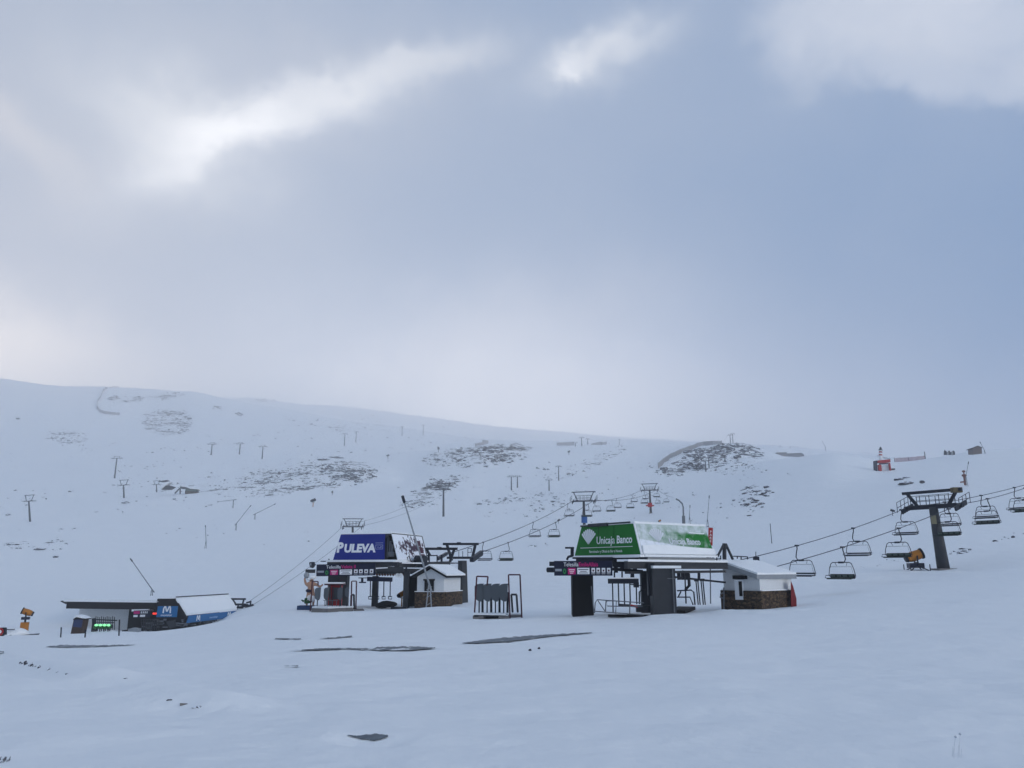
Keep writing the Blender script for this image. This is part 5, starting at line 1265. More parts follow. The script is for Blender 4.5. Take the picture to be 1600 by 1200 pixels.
# tail gantry
g_ = MB(); Y_ = 134.5
for (a_, b_, w) in (((360, 936), (384, 936), .28), ((364, 937), (368, 943), .2), ((381, 937), (379, 944), .22), ((362, 944.5), (384, 944.5), .32), ((364, 946), (368, 953), .2), ((373, 945), (369, 953), .2), ((368, 953.5), (382, 953), .25), ((385, 942), (392, 940), .25), ((392, 939), (391, 946), .2), ((372, 949), (392, 946), .3), ((364, 949), (380, 950), .2), ((384, 950), (396, 945), .35), ((378, 946), (388, 945), .3)):
    g_.beam(at(*a_, Y_), at(*b_, Y_), w)
g_.beam(at(366, 962, 133), at(369, 968, 133), 1.2, .5).beam(at(369, 967, 133), at(380, 961.5, 134), .5, .3)
g_.build('tail_gantry', M_DSTEEL, t)

# kiosk, gates, poles, parked things before it
def kiosk():
    Y = 108.0; p = sit(124, Y); t = thing('info_kiosk', p, 'dark leaning information kiosk with a little gabled cap left of the green-lit gates', 'kiosk')
    z0 = at(124, 992, Y); w = 17 * px2m(Y, 980); c = at(124.5, 980, Y); lean = Vector((.10, 0, .995)); lx = Vector((.995, 0, -.10))
    MB().box(c, w, 1.1, 25 * px2m(Y, 980), lx, (0, 1, 0), lean).build('cabinet', mat('kiosk_timber', (.055, .035, .025), .8), t)
    MB().box(c + Vector((.0, -.56, .62)), w * .78, .06, 1.15, lx, (0, 1, 0), lean).build('poster', mat('poster_blue', (.03, .045, .12), .5), t)
    MB().box(c + Vector((-.1, -.56, -1.0)), w * .8, .06, .3, lx, (0, 1, 0), lean).build('lower_shelf', M_CONC, t)
    MB().prism([at(114, 967.5, Y - .7), at(119, 964.5, Y - .7), at(128, 966.5, Y - .7), at(134, 967, Y - .7), at(134, 968, Y - .7), at(114, 968.4, Y - .7)], (0, 1.5, 0)).build('roof', M_BLACK, t)
    MB().prism([at(114, 967, Y - .7), at(119, 963.9, Y - .7), at(128, 966, Y - .7), at(134, 966.4, Y - .7), at(128, 963.2, Y - .7), at(119, 961, Y - .7)], (0, 1.5, 0)).build('roof_snow', M_SNOW, t)
kiosk()
def gates():
    Y = 112.0; t = thing('ticket_gate', sit(160, Y), 'row of ticket gates lit by four bright green lamps', 'ticket gates')
    k = px2m(Y, 975)
    for i in range(4):
        x = 150.5 + i * 6.4
        g = MB().box(at(x, 979.5, Y), 5.4 * k, .9, 5.2 * k).build('turnstile', mat('green_housing', (.02, .10, .03), .5), t)
        MB().ball(at(x, 976.8, Y - .5), .21, (1.25, .7, .75), 10, 6).build('lamp', M_GLAMP, g, smooth=True)
        MB().beam(at(x - 1, 982, Y), at(x - 1, 987, Y), .12).beam(at(x + 1.2, 982, Y - .2), at(x + 2, 986, Y - .2), .1).build('leg', M_DSTEEL, g)
    b = MB().beam(at(146.5, 966, Y), at(146.5, 991, Y), .34).box(at(147, 991.5, Y), .6, .4, .2).beam(at(145, 982, Y), at(149.5, 982, Y), .8, .9)
    b.build('end_post', M_DSTEEL, t)
    r = MB()
    for i in range(11): r.beam(at(150 + i * 2.9, 963 + (i % 3) * .6, Y + 1.2), at(150 + i * 2.9, 984, Y + 1.2), .075)
    r.beam(at(147, 968, Y + 1.2), at(183, 969.5, Y + 1.2), .14).beam(at(147, 972, Y + 1.2), at(178, 973, Y + 1.2), .10)
    r.build('overhead_rack', M_DSTEEL, t)
    MB().box(at(171, 979, Y + .3), 6 * k, .8, 5 * k).build('turnstile', M_GREY, t)
gates()
for (px_, y0_, y1_, lab) in ((95, 996, 980, 'thin black pole left of the leaning kiosk'), (186, 993.5, 968, 'thin black pole between the green-lit gates and the dark station wall'), (133, 996, 984, 'short bent pole at the right foot of the leaning kiosk')):
    p = ground(px_, y0_, 40); o = MB().beam(p - UP * .2, at(px_ + .8, y1_, p.y), .09).build('marker_pole', M_DSTEEL); tag(o, lab, 'pole', 'thin poles near the low dark station')
o = MB().prism([at(190, 985, 113), at(204, 984, 113), at(204, 990, 113), at(197, 991, 113), at(191, 989, 113)], (0, 1.4, 0)).build('equipment_crate', M_BROWN); tag(o, 'dark brown heap of equipment at the left foot of the dark station wall', 'equipment')
o = MB().box(at(210, 987.5, 112.5), 1.3, 1.1, .9).ball(at(211, 984, 112.5), .5, (1.4, 1, .6)).build('snowy_box', M_LGREY); tag(o, 'pale snow-topped box right of the brown heap under the dark station', 'box')
# fan gun on orange tower, far left
P_ = sit(36.5, 95); snow_gun(P_, .82, R(115), 'orange fan snow gun on a square orange base at the far left', 'tower')
# buried vehicle
def vehicle():
    Y = 93.0; t = thing('buried_car', sit(26, Y), 'low vehicle buried in snow with only its dark flank and wheel arch showing', 'car')
    b = MB().prism([at(8, 1000, Y), at(41, 997.5, Y), at(41.5, 992.5, Y), at(22, 993.5, Y), at(14, 996, Y)], (.3, 1.9, 0)); b.build('body', M_GREY, t)
    MB().prism([at(22, 993.8, Y - .05), at(41.8, 992.8, Y - .05), at(41.8, 991.9, Y - .05), at(21, 993, Y - .05)], (.3, 2, 0)).build('bumper', M_DSTEEL, t)
    MB().disc(at(17, 998, Y - .05), (0, 1, 0), .42, .3, 14).build('wheel', M_BLACK, t)
    MB().add(*(lambda m: (m.v, m.f))(MB().ball(at(25, 991.5, Y + .9), 1.35, (1.05, .8, .55), 18, 10))).build('snow_cover', M_SNOW, t, smooth=True)
    MB().beam(at(9, 983.6, Y), at(23, 983.2, Y), .12, .08).build('roof_bar', M_DSTEEL, t)
vehicle()
def grader():
    Y = 90.0; t = thing('snow_machine', sit(2, Y), 'red and black round machine end cut by the left edge of the photo', 'snow machine')
    MB().disc(at(1, 987, Y), (0, 1, 0), .42, .5, 16).build('red_drum', M_RED, t); MB().disc(at(1, 987, Y - .1), (0, 1, 0), .2, .5, 12).build('drum_hub', M_WLET, t)
    MB().beam(at(-8, 982, Y), at(8, 981.5, Y), .2, .15).beam(at(7, 981, Y), at(7, 992, Y), .35, .3).beam(at(-6, 994, Y), at(6, 991, Y), .2, .3).beam(at(-8, 1001, Y), at(8, 1001.5, Y), 1.0, .22).build('frame', M_DSTEEL, t)
grader()

# ================================================================ small upper station, lodge, hut, lighthouse
def upper_station():
    p = ground(292, 772, 140); Y = p.y; k = px2m(Y, 765)
    t = thing('lift_station', p, 'tiny upper lift station with sloping dark roof and stone cabin on the left slope', 'lift station')
    A_ = lambda x, y, d=0: at(x, y, Y + d)
    b = MB().prism([A_(289, 772), A_(307, 775), A_(307, 768), A_(289, 767)], (0, 4, 0)); b.build('stone_plinth', M_STONE, t)
    MB().prism([A_(289.5, 767), A_(306.5, 768), A_(306.5, 765), A_(290, 764)], (0, 3.8, 0)).build('wall', M_PAD, t)
    MB().prism([A_(281, 760), A_(290, 761), A_(297, 763.6), A_(308.5, 764.6), A_(308, 765.4), A_(296, 764.8), A_(289, 763.2), A_(281, 763)], (0, 4.5, 0)).build('roof', M_GREY, t)
    MB().prism([A_(281, 760), A_(290, 761), A_(297, 763.6), A_(308.5, 764.4), A_(308, 763.2), A_(297, 762), A_(288, 759)], (0, 4.5, 0)).build('roof_snow', M_SNOW, t)
    MB().beam(A_(281, 763), A_(273, 771), 1.6 * k * 1).beam(A_(281.5, 763), A_(281.5, 772), 1.5 * k).build('support_legs', M_GREY, t)
    MB().prism([A_(252, 765), A_(264, 764.5), A_(271, 760.5), A_(265, 758.5), A_(259, 759)], (0, 4, 0)).build('lower_canopy', M_GREY, t)
    MB().prism([A_(251.5, 764), A_(259, 758), A_(266, 753.5), A_(262, 753), A_(250.5, 763.5)], (0, 4, 0)).build('canopy_snow', M_SNOW, t)
    MB().prism([A_(246, 752), A_(261, 750), A_(262, 751), A_(252, 753)], (0, 3, 0)).build('upper_canopy', M_DSTEEL, t)
upper_station()
def lodge():
    p = ground(1225, 713, 200); Y = p.y + 4; A_ = lambda x, y, d=0: at(x, y, Y + d)
    t = thing('mountain_lodge', p, 'low dark stone lodge with raised middle block on the crest right of the rocky hill', 'lodge')
    m = mat('dark_brown_stone', (.028, .018, .020), .85, bump=(1.5, .5, .2), var=.35)
    MB().prism([A_(1194, 717), A_(1258, 715), A_(1256, 710.5), A_(1252, 707.5), A_(1231, 708.5), A_(1215, 709.5), A_(1194, 711)], (0, 9, 0)).build('long_wing', m, t)
    MB().prism([A_(1214.5, 714.5, -2), A_(1229.5, 714, -2), A_(1229.5, 706.5, -2), A_(1214.5, 706.8, -2)], (0, 8, 0)).build('middle_block', M_STONE, t)
    MB().prism([A_(1214, 706.9, -2.5), A_(1230, 706.6, -2.5), A_(1230, 705.7, -2.5), A_(1214, 706, -2.5)], (0, 9, 0)).build('roof_snow', M_SNOW, t)
lodge()
def crest_hut():
    p = ground(1528, 709.5, 150); Y = p.y; A_ = lambda x, y, d=0: at(x, y, Y + d)
    t = thing('crest_hut', p, 'small brown wooden hut standing alone on the right-hand crest', 'hut')
    MB().prism([A_(1520.5, 711), A_(1534.5, 710.5), A_(1534, 699.5), A_(1527.5, 697.5), A_(1520, 700.5)], (.5, 4, 0)).build('wall', M_WOOD, t)
    MB().prism([A_(1519, 701), A_(1527.5, 697.6), A_(1535, 700), A_(1535, 699), A_(1527.5, 696.4), A_(1519, 699.8)], (.5, 4.6, 0)).build('roof', M_BROWN, t)
    MB().prism([A_(1519, 699.8, .2), A_(1527.5, 696.4, .2), A_(1535, 699, .2), A_(1527.5, 695.9, .2)], (.5, 4.2, 0)).build('roof_snow', M_SNOW, t)
    lance(ground(1539, 709, 150), at(1532, 692, Y), 'thin snow lance leaning behind the brown wooden hut on the right crest', h0=1.2, r=.10)
    t = thing('barrier_stack', ground(1485, 710, 150), 'pale blue and white barriers heaped on the crest left of the wooden hut', 'barriers')
    m1 = MB(); m2 = MB()
    for i, x in enumerate((1478, 1481, 1484.5, 1488, 1491)): (m1 if i % 2 else m2).prism([A_(x - 1.2, 710.6), A_(x + 1.4, 710.4), A_(x + 1.0, 704.8 + (i % 3)), A_(x - .9, 704 + (i % 2) * 2)], (0, 1, 0))
    m1.build('pale_barrier', M_LGREY, t); m2.build('blue_barrier', M_GREY, t); MB().beam(A_(1476, 703), A_(1476.5, 710.5), .18).build('post', M_DSTEEL, t)
crest_hut()
def beacon():
    p = ground(1380, 736, 150); Y = p.y; A_ = lambda x, y, d=0: at(x, y, Y + d); k = px2m(Y, 720)
    t = thing('inflatable_lighthouse', p, 'red and white striped lighthouse standing on a red arch on the right slope', 'lighthouse')
    c = lambda y: A_(1375.8, y, 2)
    bands = [(720, 716.5, 2.9, 2.8, 0), (716.5, 712, 2.8, 2.7, 0), (712, 710, 2.7, 2.6, 1), (710, 707.5, 2.6, 2.5, 0), (707.5, 705.5, 2.6, 2.5, 1), (705.5, 703.5, 2.0, 2.0, 0)]
    for (ya, yb, ra, rb, red) in bands: MB().tube([c(ya), c(yb)], ra * k, 12, r2=rb * k).build('red_band' if red else 'white_band', M_RED if red else M_WLET, t)
    MB().tube([c(703.6), c(702.6)], 3.0 * k, 12).tube([c(702.6), c(700.6)], 1.6 * k, 10).tube([c(700.6), c(697.8)], 2.2 * k, 10, r2=.1 * k).build('lantern', M_GREY, t)
    a_ = MB().prism([A_(1372, 719.5), A_(1391, 717.5), A_(1391.5, 722), A_(1386, 723), A_(1374, 723.5), A_(1371.5, 722)], (0, 1.2, 0)); a_.build('arch_top', M_RED, t)
    MB().prism([A_(1372.5, 726), A_(1375, 725.5), A_(1377.5, 727), A_(1378, 736.5), A_(1375, 736.5), A_(1373, 734)], (0, .8, 0)).prism([A_(1389.5, 723.5), A_(1391, 723), A_(1393, 736.3), A_(1391, 736.3)], (0, .8, 0)).build('arch_leg', M_RED, t)
    MB().prism([A_(1368.5, 719.5), A_(1371, 719.5), A_(1370.5, 725), A_(1371, 736.5), A_(1369.5, 736.5), A_(1368.8, 728)], (0, 2, 0)).beam(A_(1374, 725), A_(1388, 724.5), .35).build('back_frame', M_NAVY, t)
    MB().prism([A_(1379, 727, 1), A_(1388.5, 726.5, 1), A_(1389, 736, 1), A_(1379, 736.2, 1)], (0, .3, 0)).build('white_screen', M_WLET, t)
    MB().box(A_(1381.6, 732.5, 2.5), .35, .3, .9).beam(A_(1379, 736, 1), A_(1387, 736, 1), .3).build('dark_opening', M_NAVY, t)
    MB().box(A_(1395, 734.5, 1), 1.0, 1.2, 1.0).build('side_box', M_GREY, t)
beacon()

# ================================================================ snow guns and lances on the slopes
GG = 'fan snow guns on the slopes'
def gun_px(px, py, hpx, yaw, label, stand='pole', c=None, pc=None):
    p = ground(px, py, 60) or sit(px, 1000); s = hpx * px2m(p.y, py) / 2.9
    if p.y > 140 or stand == 'pole' and False: pass
    t = snow_gun(p, s, yaw, label, stand, c, GG)
    if pc:
        for o in col.objects:
            if o.parent == t and o.name.startswith('post'): o.data.materials[0] = pc
gun_px(1433, 891, 52, R(-100), 'large orange fan snow gun on a legged frame left of the large right tower', 'tripod')
gun_px(489, 792, 15, R(-40), 'small snow gun with orange post below the left rocks', 'pole', M_DSTEEL, M_ORANGE)
gun_px(873, 818, 8, R(-50), 'tiny snow gun in the middle of the slope behind the stations', 'pole', M_DSTEEL)
gun_px(1031, 820, 9, R(-60), 'tiny orange snow gun at the foot of the tower with the red collar', 'pole')
gun_px(606, 717, 8, R(-50), 'tiny snow gun at the right tip of the left rock ridge', 'pole', M_DSTEEL)
gun_px(685, 707, 10, R(20), 'snow gun on a post at the left end of the central ridge', 'pole', M_DSTEEL)
gun_px(889, 711, 8, R(-50), 'tiny dark snow gun on the slope below the central crest towers', 'pole', M_DSTEEL)
gun_px(1395, 806, 12, R(60), 'small dark snow gun seen just above the upper cable left of the large tower', 'pole', M_DSTEEL)
gun_px(519, 774, 8, R(10), 'tiny dark snow gun at the lower edge of the left rock ridge', 'pole', M_DSTEEL)
def lance_px(b, e, tip, label, r=None):
    p = ground(*b, 60); Y = p.y; ez = at(e[0], e[1], Y); lance(p, at(tip[0], tip[1], Y), label, h0=max(.8, ez.z - p.z), r=r or .55 * px2m(Y, b[1]))
lance_px((236, 938), (238.5, 921), (206, 876), 'long snow lance leaning left above the low dark station', r=.09)
lance_px((368.5, 829), (369, 818), (391, 791), 'snow lance leaning right, left one of the two in mid slope')
lance_px((398, 812), (397, 803), (429, 788), 'snow lance reaching far right, right one of the two in mid slope')
lance_px((321, 857), (322, 846), (321, 823), 'upright snow lance below the two leaning ones')
lance_px((364, 794), (361.5, 781), (341, 784), 'snow lance tipped flat to the left just below the left rocks')
lance_px((1106, 824), (1105, 812), (1108, 777), 'upright snow lance above the red vertical sign')
lance_px((1511, 760), (1511, 745), (1513, 724), 'snow lance with rusty hydrant on the slope under the wooden hut')
lance_px((1290, 704), (1289, 698), (1285, 690), 'faint snow lance on the crest right of the dark lodge')
lance_px((1078, 821), (1078, 808), (1078, 792), 'short upright snow lance right of the curved one')
def curved():
    p = ground(1068.5, 820, 150); Y = p.y; A_ = lambda x, y: at(x, y, Y)
    t = thing('snow_lance', p, 'snow lance with its top curved over to the left, near the red collar tower', 'snow lance', 'snow lances along the piste')
    MB().tube([p - UP * .3, A_(1068, 806)], .42, 6).build('foot', M_STEEL, t); MB().tube([A_(1068, 808), A_(1067.5, 792), A_(1066, 787), A_(1061, 782), A_(1056, 779.5)], .20, 6).build('boom', M_STEEL, t)
curved()
p = ground(1206, 849, 60); o = MB().beam(p - UP * .2, at(1203.3, 818, p.y), .09).build('marker_pole', M_DSTEEL); tag(o, 'lone thin pole on the bare slope above the white stone hut', 'pole')
hy = ground(1508.5, 758, 150); o = MB().tube([hy - UP * .2, hy + UP * 2.4], .28, 7).ball(hy + UP * 2.3, .5, (1.3, .8, .7), 8, 5).ball(hy + UP * 3.3, .42, (1.1, .8, .6), 8, 5).tube([hy + UP * 2.4, hy + UP * 3.4], .16, 6).tube([hy + UP * .8, hy + Vector((-1.1, 0, .7))], .20, 6).build('hydrant', mat('rusty_paint', (.16, .06, .04), .8)); tag(o, 'rusty piste hydrant beside the lance under the wooden hut', 'hydrant')

# ================================================================ snow fences
def fence_px(pts, h, label, m, y0=200, posts=False, gap=.25, Y=None, spacing=12):
    P = [(sit(x, Y) if Y else (ground(x, y, y0) or sit(x, 1400))) for (x, y) in pts]
    fence(P, h, label, m, posts, gap, spacing=spacing)
fence_px([(187, 649), (176, 648), (165, 647), (156, 644), (151, 638), (152, 629), (159, 617), (168, 607)], 4.2, 'long curved snow fence bending like a hook high on the left slope', M_NET, 500, gap=.1)
fence_px([(171, 607), (176, 605), (186, 606)], 3.6, 'short snow fence just above the hook-shaped one', M_NET, 500, gap=.25)
fence_px([(1028.5, 732), (1036, 725), (1050, 715), (1064, 708), (1078, 703), (1090, 698), (1100, 696), (1113, 695), (1128, 695)], 3.2, 'long snow fence curving up along the left rim of the rocky right hill', M_NET, 300, posts=True, gap=.25, spacing=14)
fence_px([(742, 698), (755, 695), (763, 692.5), (754, 691)], 4.2, 'faint zigzag snow fence behind the central rocky ridge', M_NET, 820, gap=.2, spacing=40)
fence_px([(870, 694.5), (885, 697), (897, 695)], 3.6, 'small snow fence at the left of the central crest towers', M_NET, 700, Y=800, gap=.1)
fence_px([(924, 698), (931, 696.5), (938, 695), (948, 693.5)], 4.5, 'slanting faint snow fence right of the central crest towers', M_NET, 1000, gap=.15)
fence_px([(1340, 686), (1350, 700), (1362, 709), (1375, 714), (1392, 719)], 2.6, 'grey snow fence sweeping down to the lighthouse on the right', M_NET, 420, gap=.2)
fence_px([(1398, 722), (1420, 721), (1446, 720)], 1.7, 'pinkish netting fence right of the lighthouse', M_PINK, 230, Y=330, gap=.3, posts=True)
tp = sit(1446, 328); o = MB().beam(tp - UP * .3, tp + UP * 3.4, .25).build('marker_pole', M_DSTEEL); tag(o, 'dark post ending the pink netting fence', 'pole')

# ================================================================ rocks
def rock_geo(b, c, w, h, d, sub=0, rs=random):
    n1, n2 = (7, 4) if not sub else (14, 8); vs = []; ph = rs.uniform(0, 9)
    for j in range(n2 + 1):
        th = math.pi * j / n2
        for i in range(n1):
            a = 2 * math.pi * i / n1 + ph; q = Vector((math.sin(th) * math.cos(a), math.sin(th) * math.sin(a), math.cos(th)))
            k = 1 + .55 * noise.noise(q * 1.6 + Vector((ph, c.x * .1, c.y * .1))) + (.22 * noise.noise(q * 4.5 + Vector((ph, 0, 0))) if sub else 0)
            k *= rs.uniform(.62, 1.22) if not sub else rs.uniform(.9, 1.08)
            vs.append(Vector((c.x + q.x * w * k, c.y + q.y * d * k, c.z + q.z * h * k)))
    fs = [(j * n1 + i, (j + 1) * n1 + i, (j + 1) * n1 + (i + 1) % n1, j * n1 + (i + 1) % n1) for j in range(n2) for i in range(n1)]
    b.add(vs, fs)
RID = []
def rocks(cx, cy, rx, ry, ang, n, s0, s1, label, y0=140, seed=0, flat_=.42, power=3.0):
    rs = random.Random(seed + 17); b = MB(); ca, sa = math.cos(R(ang)), math.sin(R(ang)); 
    for _ in range(n):
        rr = math.sqrt(rs.random()); a = rs.uniform(0, 2 * math.pi); x, y = rx * rr * math.cos(a), ry * rr * math.sin(a)
        # clumpy: thin out where a noise field is low
        px, py = cx + x * ca + y * sa, cy - x * sa + y * ca
        if noise.noise(Vector((px * .06, py * .12, seed))) < -.12 + .2 * rs.random(): continue
        g = ground(px, py, y0)
        if g is None: continue
        s = 1.0 * (s0 + (s1 - s0) * rs.random() ** power); k = px2m(g.y, py); w = s * k / 2
        rock_geo(b, g + UP * w * .08, w * rs.uniform(.8, 1.5), w * flat_ * rs.uniform(.5, 1.3), w * rs.uniform(.5, .9), 0, rs)
    if b.v:
        o = b.build('scattered_rocks', M_ROCK); tag(o, label, 'rocks', kind='stuff')
C = [
 (480, 745, 112, 24, 3, 620, 1.3, 5.0, 'dark rocks scattered over the left rock ridge'),
 (545, 738, 46, 17, -4, 260, 2.2, 7.5, 'denser dark rocks at the right end of the left rock ridge'),
 (395, 762, 70, 16, 0, 150, 1.2, 5.0, 'loose rocks below the left rock ridge by the small upper station'),
 (300, 775, 60, 22, 0, 45, 1.2, 6.0, 'few rocks round the small upper station'),
 (745, 714, 84, 17, 4, 430, 1.5, 6.5, 'dark rocks along the crest of the central ridge'),
 (800, 699, 34, 6, 0, 120, 2.0, 7.0, 'rocks under the rounded summit of the central ridge'),
 (765, 710, 32, 9, -18, 130, 2.5, 8.5, 'larger rocks on the shoulder of the central ridge'),
 (672, 770, 52, 15, 25, 210, 1.4, 5.5, 'rocks in the lower fan of the central ridge'),
 (700, 752, 45, 9, 5, 90, 1.3, 5.5, 'rocks between the two parts of the central ridge'),
 (782, 783, 44, 5, 5, 70, 1.4, 6.5, 'thin line of rocks left of the middle cables'),
 (858, 785, 34, 18, 0, 110, 1.2, 5.0, 'loose rocks left of the tower with the blue pad'),
 (818, 773, 30, 8, 0, 60, 1.0, 3.5, 'tiny rocks below the pair of touching towers'),
 (925, 722, 62, 9, 24, 170, 1.0, 3.6, 'faint rock streak slanting across the central slope'),
 (965, 705, 12, 5, 0, 14, 1.5, 4.0, 'small rock patch near the top of the central slope'),
 (870, 743, 30, 4, 5, 40, 1.0, 4.0, 'small rocks beside the slim centre tower'),
 (849, 733, 12, 3, 0, 12, 2, 7.0, 'short dark rock edge left of the slim centre tower'),
 (1095, 718, 62, 14, 20, 460, 2.0, 9.5, 'dark rocks covering the face of the right hill'),
 (1120, 708, 52, 9, 0, 210, 2.5, 10.0, 'big dark rocks below the summit of the right hill'),
 (1172, 702, 26, 6, -22, 130, 2.0, 7.5, 'rocks on the right shoulder of the right hill'),
 (1130, 728, 62, 14, 0, 150, 1.4, 5.0, 'smaller rocks round the pair of towers on the right hill'),
 (1050, 738, 26, 8, 0, 60, 1.6, 7.0, 'rocks at the left foot of the right hill'),
 (1178, 778, 33, 20, 8, 110, 2.0, 9.0, 'dark rock slabs poking through the piste above the white stone hut'),
 (1140, 798, 50, 14, 0, 45, 1.3, 6.0, 'small stones left of the slabs above the white stone hut'),
 (1080, 820, 45, 10, 0, 30, 1.2, 4.0, 'stones round the curved snow lance'),
 (1190, 745, 60, 10, 0, 22, 1.5, 5.0, 'few stones on the smooth slope below the dark lodge'),
 (262, 660, 42, 23, 0, 130, 1.5, 6.0, 'rocks in the middle of the upper left slope'),
 (103, 682, 36, 11, -4, 62, 1.5, 7.0, 'rocks on the far left upper slope'),
 (105, 715, 60, 20, 0, 30, 1.0, 4.0, 'sparse stones under the far left rocks'),
 (235, 622, 62, 6, 6, 60, 1.5, 7.0, 'rocks beside the hook-shaped fence'),
 (183, 621, 14, 3.5, 10, 30, 3.0, 9.0, 'dark rocks inside the curve of the hook-shaped fence'),
 (338, 639, 9, 5, 0, 22, 2.0, 6.0, 'small rock knot on the upper slope right of the middle rocks'),
 (374, 648, 5, 2, -10, 10, 3.0, 7.0, 'little rock right of the small rock knot'),
 (412, 626, 24, 2.5, 0, 26, 2.0, 7.0, 'faint rock line near the fog on the left'),
 (440, 680, 60, 28, 0, 50, 1.0, 4.0, 'pale specks of stone under the fog'),
 (560, 665, 60, 20, 0, 24, 1.2, 4.0, 'few stones near the faint towers'),
 (580, 652, 24, 4, -10, 16, 2.0, 7.0, 'faint rocks high in the fog left of centre'),
 (58, 851, 55, 10, 4, 36, 2.0, 9.0, 'dark stones on the lower left slope'),
 (75, 840, 60, 22, 0, 26, 1.2, 4.0, 'tiny stones on the lower left slope'),
 (20, 790, 30, 14, 0, 8, 1.5, 6.0, 'few stones left of the lowest tower'),
 (180, 780, 120, 24, 0, 26, 1.5, 6.0, 'scattered stones along the left lift line'),
 (480, 840, 120, 20, 0, 22, 1.2, 5.0, 'few stones on the slope left of the blue station'),
 (310, 825, 70, 16, 0, 16, 1.5, 5.0, 'few stones round the upright lance'),
 (850, 850, 25, 3, 8, 14, 2.0, 6.0, 'small stone line left of the green station'),
 (820, 805, 60, 12, 0, 12, 1.5, 4.0, 'few stones under the middle cables'),
 (1400, 715, 30, 2.0, 0, 14, 2.0, 6.0, 'low stones around the far grey fence'),
 (1225, 697, 22, 3, 0, 20, 2.0, 5.0, 'faint far rocks behind the dark lodge'),
 (1385, 878, 50, 5, 12, 26, 1.2, 4.0, 'tiny stones along the track left of the orange snow gun'),
 (1502, 862, 22, 3.5, 10, 26, 2.0, 8.0, 'stones along the track right of the large tower'),
 (1580, 838, 32, 4, 14, 26, 2.5, 8.0, 'stones along the track at the right edge'),
 (470, 705, 300, 50, 8, 260, 2.0, 5.0, 'single dark specks of rock strewn over the left piste'),
 (860, 765, 240, 55, 0, 150, 2.0, 4.8, 'single dark specks of rock strewn over the central piste'),
 (150, 745, 170, 60, 0, 90, 2.0, 4.8, 'single dark specks of rock strewn under the far left ridge'),
]
for i, c in enumerate(C):
    c = c[:5] + (int(c[5] * (1.5 if c[5] > 100 else 1.2)),) + c[6:]
    far_y = 900 if 'behind the dark lodge' in c[8] else (340 if 'far grey fence' in c[8] else (60 if c[1] > 825 and c[0] > 1300 else 140))
    rocks(*c, y0=far_y, seed=i)
def big_rock(px, py, w, h, label, y0=140, group=None):
    g = ground(px, py, y0); k = px2m(g.y, py); b = MB(); rs = random.Random(int(px * 7 + py))
    rock_geo(b, g + UP * h * k * .2, w * k / 2, h * k / 2, w * k / 3, 1, rs)
    o = b.build('rock', M_ROCK); tag(o, label, 'rock', group)
GB = 'single rocks showing through the snow'
for (px, py, w, h, lab) in (
    (1415, 757, 22, 6, 'widest brown rock behind the top of the large right tower'), (1405, 750, 15, 3.5, 'curved dark rock just above the widest brown one near the large tower'), (1416, 747, 12, 2.5, 'thin dark rock ledge topmost of the group near the large tower'),
    (1441, 755, 8, 5.5, 'pointed dark rock right of the widest brown one near the large tower'), (505, 719, 18, 3.5, 'dark rock ledge forming the left half of the top of the left ridge'), (524, 716, 22, 3.5, 'dark rock ledge forming the right half of the top of the left ridge'),
    (28, 655, 6, 3, 'lone rock high on the far left slope'), (196, 786, 13, 3, 'flat dark rock below the second tower of the left line'), (13, 805, 8, 2.5, 'dark rock left of the lowest tower'), (62, 859, 17, 4, 'biggest dark rock on the lower left slope'),
    (87, 871, 9, 3.5, 'tilted dark rock low on the lower left slope'), (1131, 700, 16, 5, 'big dark rock just below the right end of the long curved fence'), (1092, 717, 15, 6, 'big dark rock in the middle of the right hill'), (1038, 733, 12, 5, 'dark rock at the bottom end of the long curved fence'),
    (1168, 789, 12, 4, 'thick dark slab lowest left above the white stone hut'), (1190, 788, 11, 4, 'thick dark slab lowest right above the white stone hut'), (1198, 762, 10, 4, 'dark slab at the top of the group above the white stone hut'), (1185, 768, 13, 3, 'long dark slab in the middle of the group above the white stone hut'),
    (828, 1017, 5, 4, 'small black stone poking out of the near snow below the green station'), (842, 1014, 4, 4, 'black chip of stone right of the small black stone in the near snow'),
    (1505, 858, 12, 2.5, 'flat dark rock on the track right of the large tower'), (1583, 840, 6, 4, 'dark rock on the track near the right edge'), (296, 655, 7, 4, 'darkest rock right of the middle rocks on the upper left slope')):
    big_rock(px, py, w, h, lab, 8 if py > 1000 else (60 if py > 820 and px > 1300 else 140), GB)

# ================================================================ bare ground showing through
def patch(top, bot, label, n=110, dz=.035, name='road'):
    """strip between two picture polylines, draped on the terrain with ragged edges"""
    rs = random.Random(len(label)); x0, x1 = top[0][0], top[-1][0]; V = []; F = []; m = 5
    for i in range(n + 1):
        x = x0 + (x1 - x0) * i / n; ta = np.interp(x, [p[0] for p in top], [p[1] for p in top]); tb = np.interp(x, [p[0] for p in bot], [p[1] for p in bot])
        jt = noise.noise(Vector((x * .12, 3, 1))) * 1.0 + noise.noise(Vector((x * .5, 9, 1))) * .7; jb = noise.noise(Vector((x * .10, 7, 5))) * 1.0 + noise.noise(Vector((x * .45, 2, 5))) * .7
        if i in (0, n): jt = jb = 0
        ta = ta + jt; tb = max(tb + jb, ta + .15)
        for j in range(m + 1):
            g = ground(x, ta + (tb - ta) * j / m, 5); V.append(g + UP * dz)
    for i in range(n):
        for j in range(m): a = i * (m + 1) + j; F.append((a, a + 1, a + m + 2, a + m + 1))
    o = link(name, V, F, M_ROAD); tag(o, label, None, None, 'structure')
patch([(72, 1011), (95, 1008.5), (150, 1009), (210, 1008)], [(72, 1011.4), (95, 1012.5), (150, 1011.5), (210, 1008.6)], 'bare wet strip left')
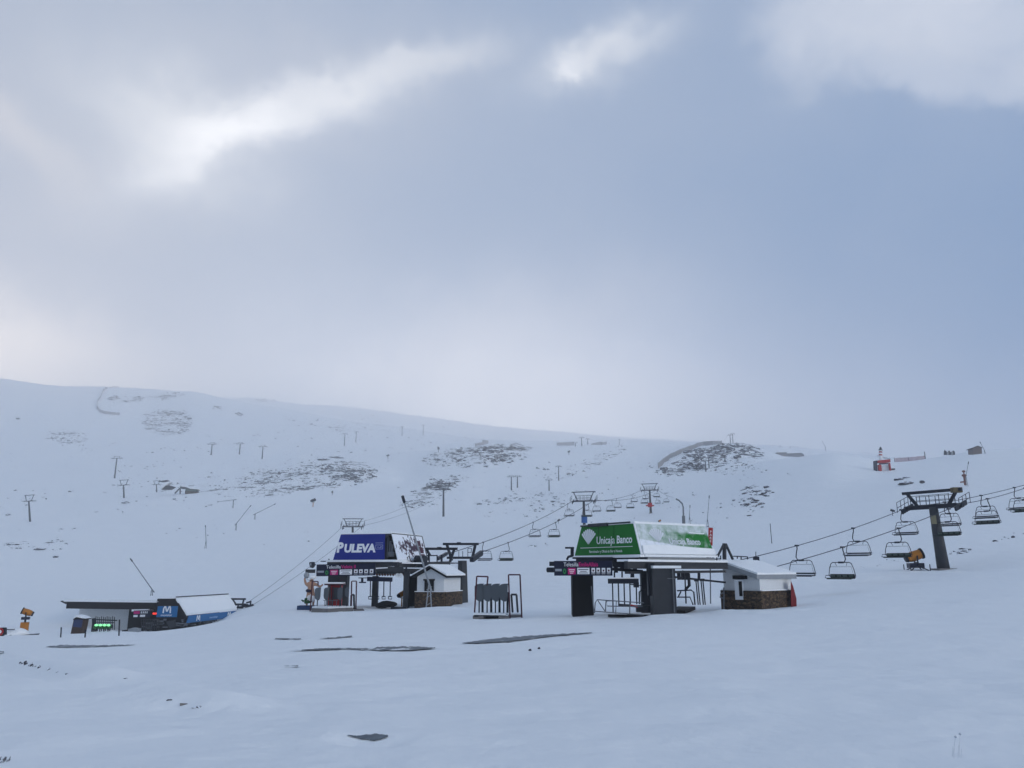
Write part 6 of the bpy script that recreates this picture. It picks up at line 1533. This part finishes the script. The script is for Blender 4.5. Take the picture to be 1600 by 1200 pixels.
patch([(452, 1018), (500, 1014.5), (545, 1014), (585, 1015), (590, 1012.5), (640, 1011.5), (680, 1013.5)], [(452, 1018.4), (500, 1017), (545, 1015.5), (585, 1017), (600, 1018), (640, 1018), (680, 1014.5)], 'bare wet road strip middle', 180)
patch([(722, 1006), (760, 1000.5), (800, 996.5), (860, 992.5), (925, 989)], [(722, 1006.4), (760, 1006), (800, 1003.5), (860, 995.5), (925, 990)], 'bare wet road strip right', 180)
patch([(430, 998), (470, 998.6)], [(430, 999.4), (470, 999.8)], 'thin bare streak', 20)
patch([(500, 998.5), (520, 997), (550, 994.5)], [(500, 999), (520, 998.5), (550, 996)], 'thin bare streak two', 24)
patch([(444, 1042.5), (466, 1042)], [(444, 1042.9), (466, 1043.6)], 'thin bare streak near', 14)
patch([(543, 1150), (560, 1151), (585, 1148), (606, 1150)], [(543, 1151), (560, 1155), (585, 1159), (606, 1153)], 'bare patch in the near snow', 40, .012)
patch([(-20, 1019), (6, 1018.5)], [(-20, 1025), (4, 1022)], 'bare corner at the left edge', 14)
g = ground(290, 1101, 5); b = MB(); k = px2m(g.y, 1101)
b.prism([at(281, 1098.5, g.y), at(291, 1099, g.y), at(298, 1100.5, g.y), at(298, 1105, g.y), at(293, 1106.5, g.y), at(281, 1104.5, g.y)], (0, .3, -.06)); o = b.build('rock', M_CONC); tag(o, 'flat pale grey stone block showing in the near snow at lower left', 'rock')
b = MB(); rs = random.Random(3)
for px_ in range(32, 78, 3):
    g = ground(px_, 1036 + (px_ - 32) * .22, 5)
    if rs.random() < .5: rock_geo(b, g - UP * .02, .05 * rs.uniform(.4, 1.2), .07 * rs.uniform(.4, 1.2), .06, 0, rs)
for (px_, py_) in ((105, 1053), (90, 1050), (196, 1060), (266, 1093), (307, 1104), (312, 1104.5)): rock_geo(b, ground(px_, py_, 5) - UP * .01, .05, .022, .04, 0, rs)
o = b.build('exposed_stones', M_ROCK); tag(o, 'dark stones exposed along the snowy road edge at lower left', 'stones', kind='stuff')
b = MB()
for _ in range(34):
    g = ground(rs.uniform(-12, 14), rs.uniform(1187, 1193), 3); b.beam(g - UP * .02, g + Vector((rs.uniform(-.03, .03), rs.uniform(-.03, .03), rs.uniform(.008, .035))), .006)
o = b.build('dry_grass', mat('dry_stalk', (.16, .16, .17), .9)); tag(o, 'dark dry stalks in the bottom left corner', 'grass', kind='stuff')
b = MB()
for (x0, x1, y0_, y1_) in ((1487, 1489, 1182, 1166), (1490, 1491, 1184, 1168), (1496, 1498, 1184, 1164), (1501, 1502, 1184, 1170), (1488, 1493, 1182, 1151), (1498, 1500, 1183, 1147)):
    g = ground(x0, y0_, 3); b.beam(g - UP * .02, at(x1, y1_, g.y), .002)
b.ball(at(1493, 1151.5, ground(1488, 1182, 3).y), .012).ball(at(1500, 1147, ground(1498, 1183, 3).y), .012)
o = b.build('dry_grass', mat('frosty_stalk', (.48, .51, .56), .9)); tag(o, 'faint frosty stalks in the near snow at lower right', 'grass', kind='stuff')
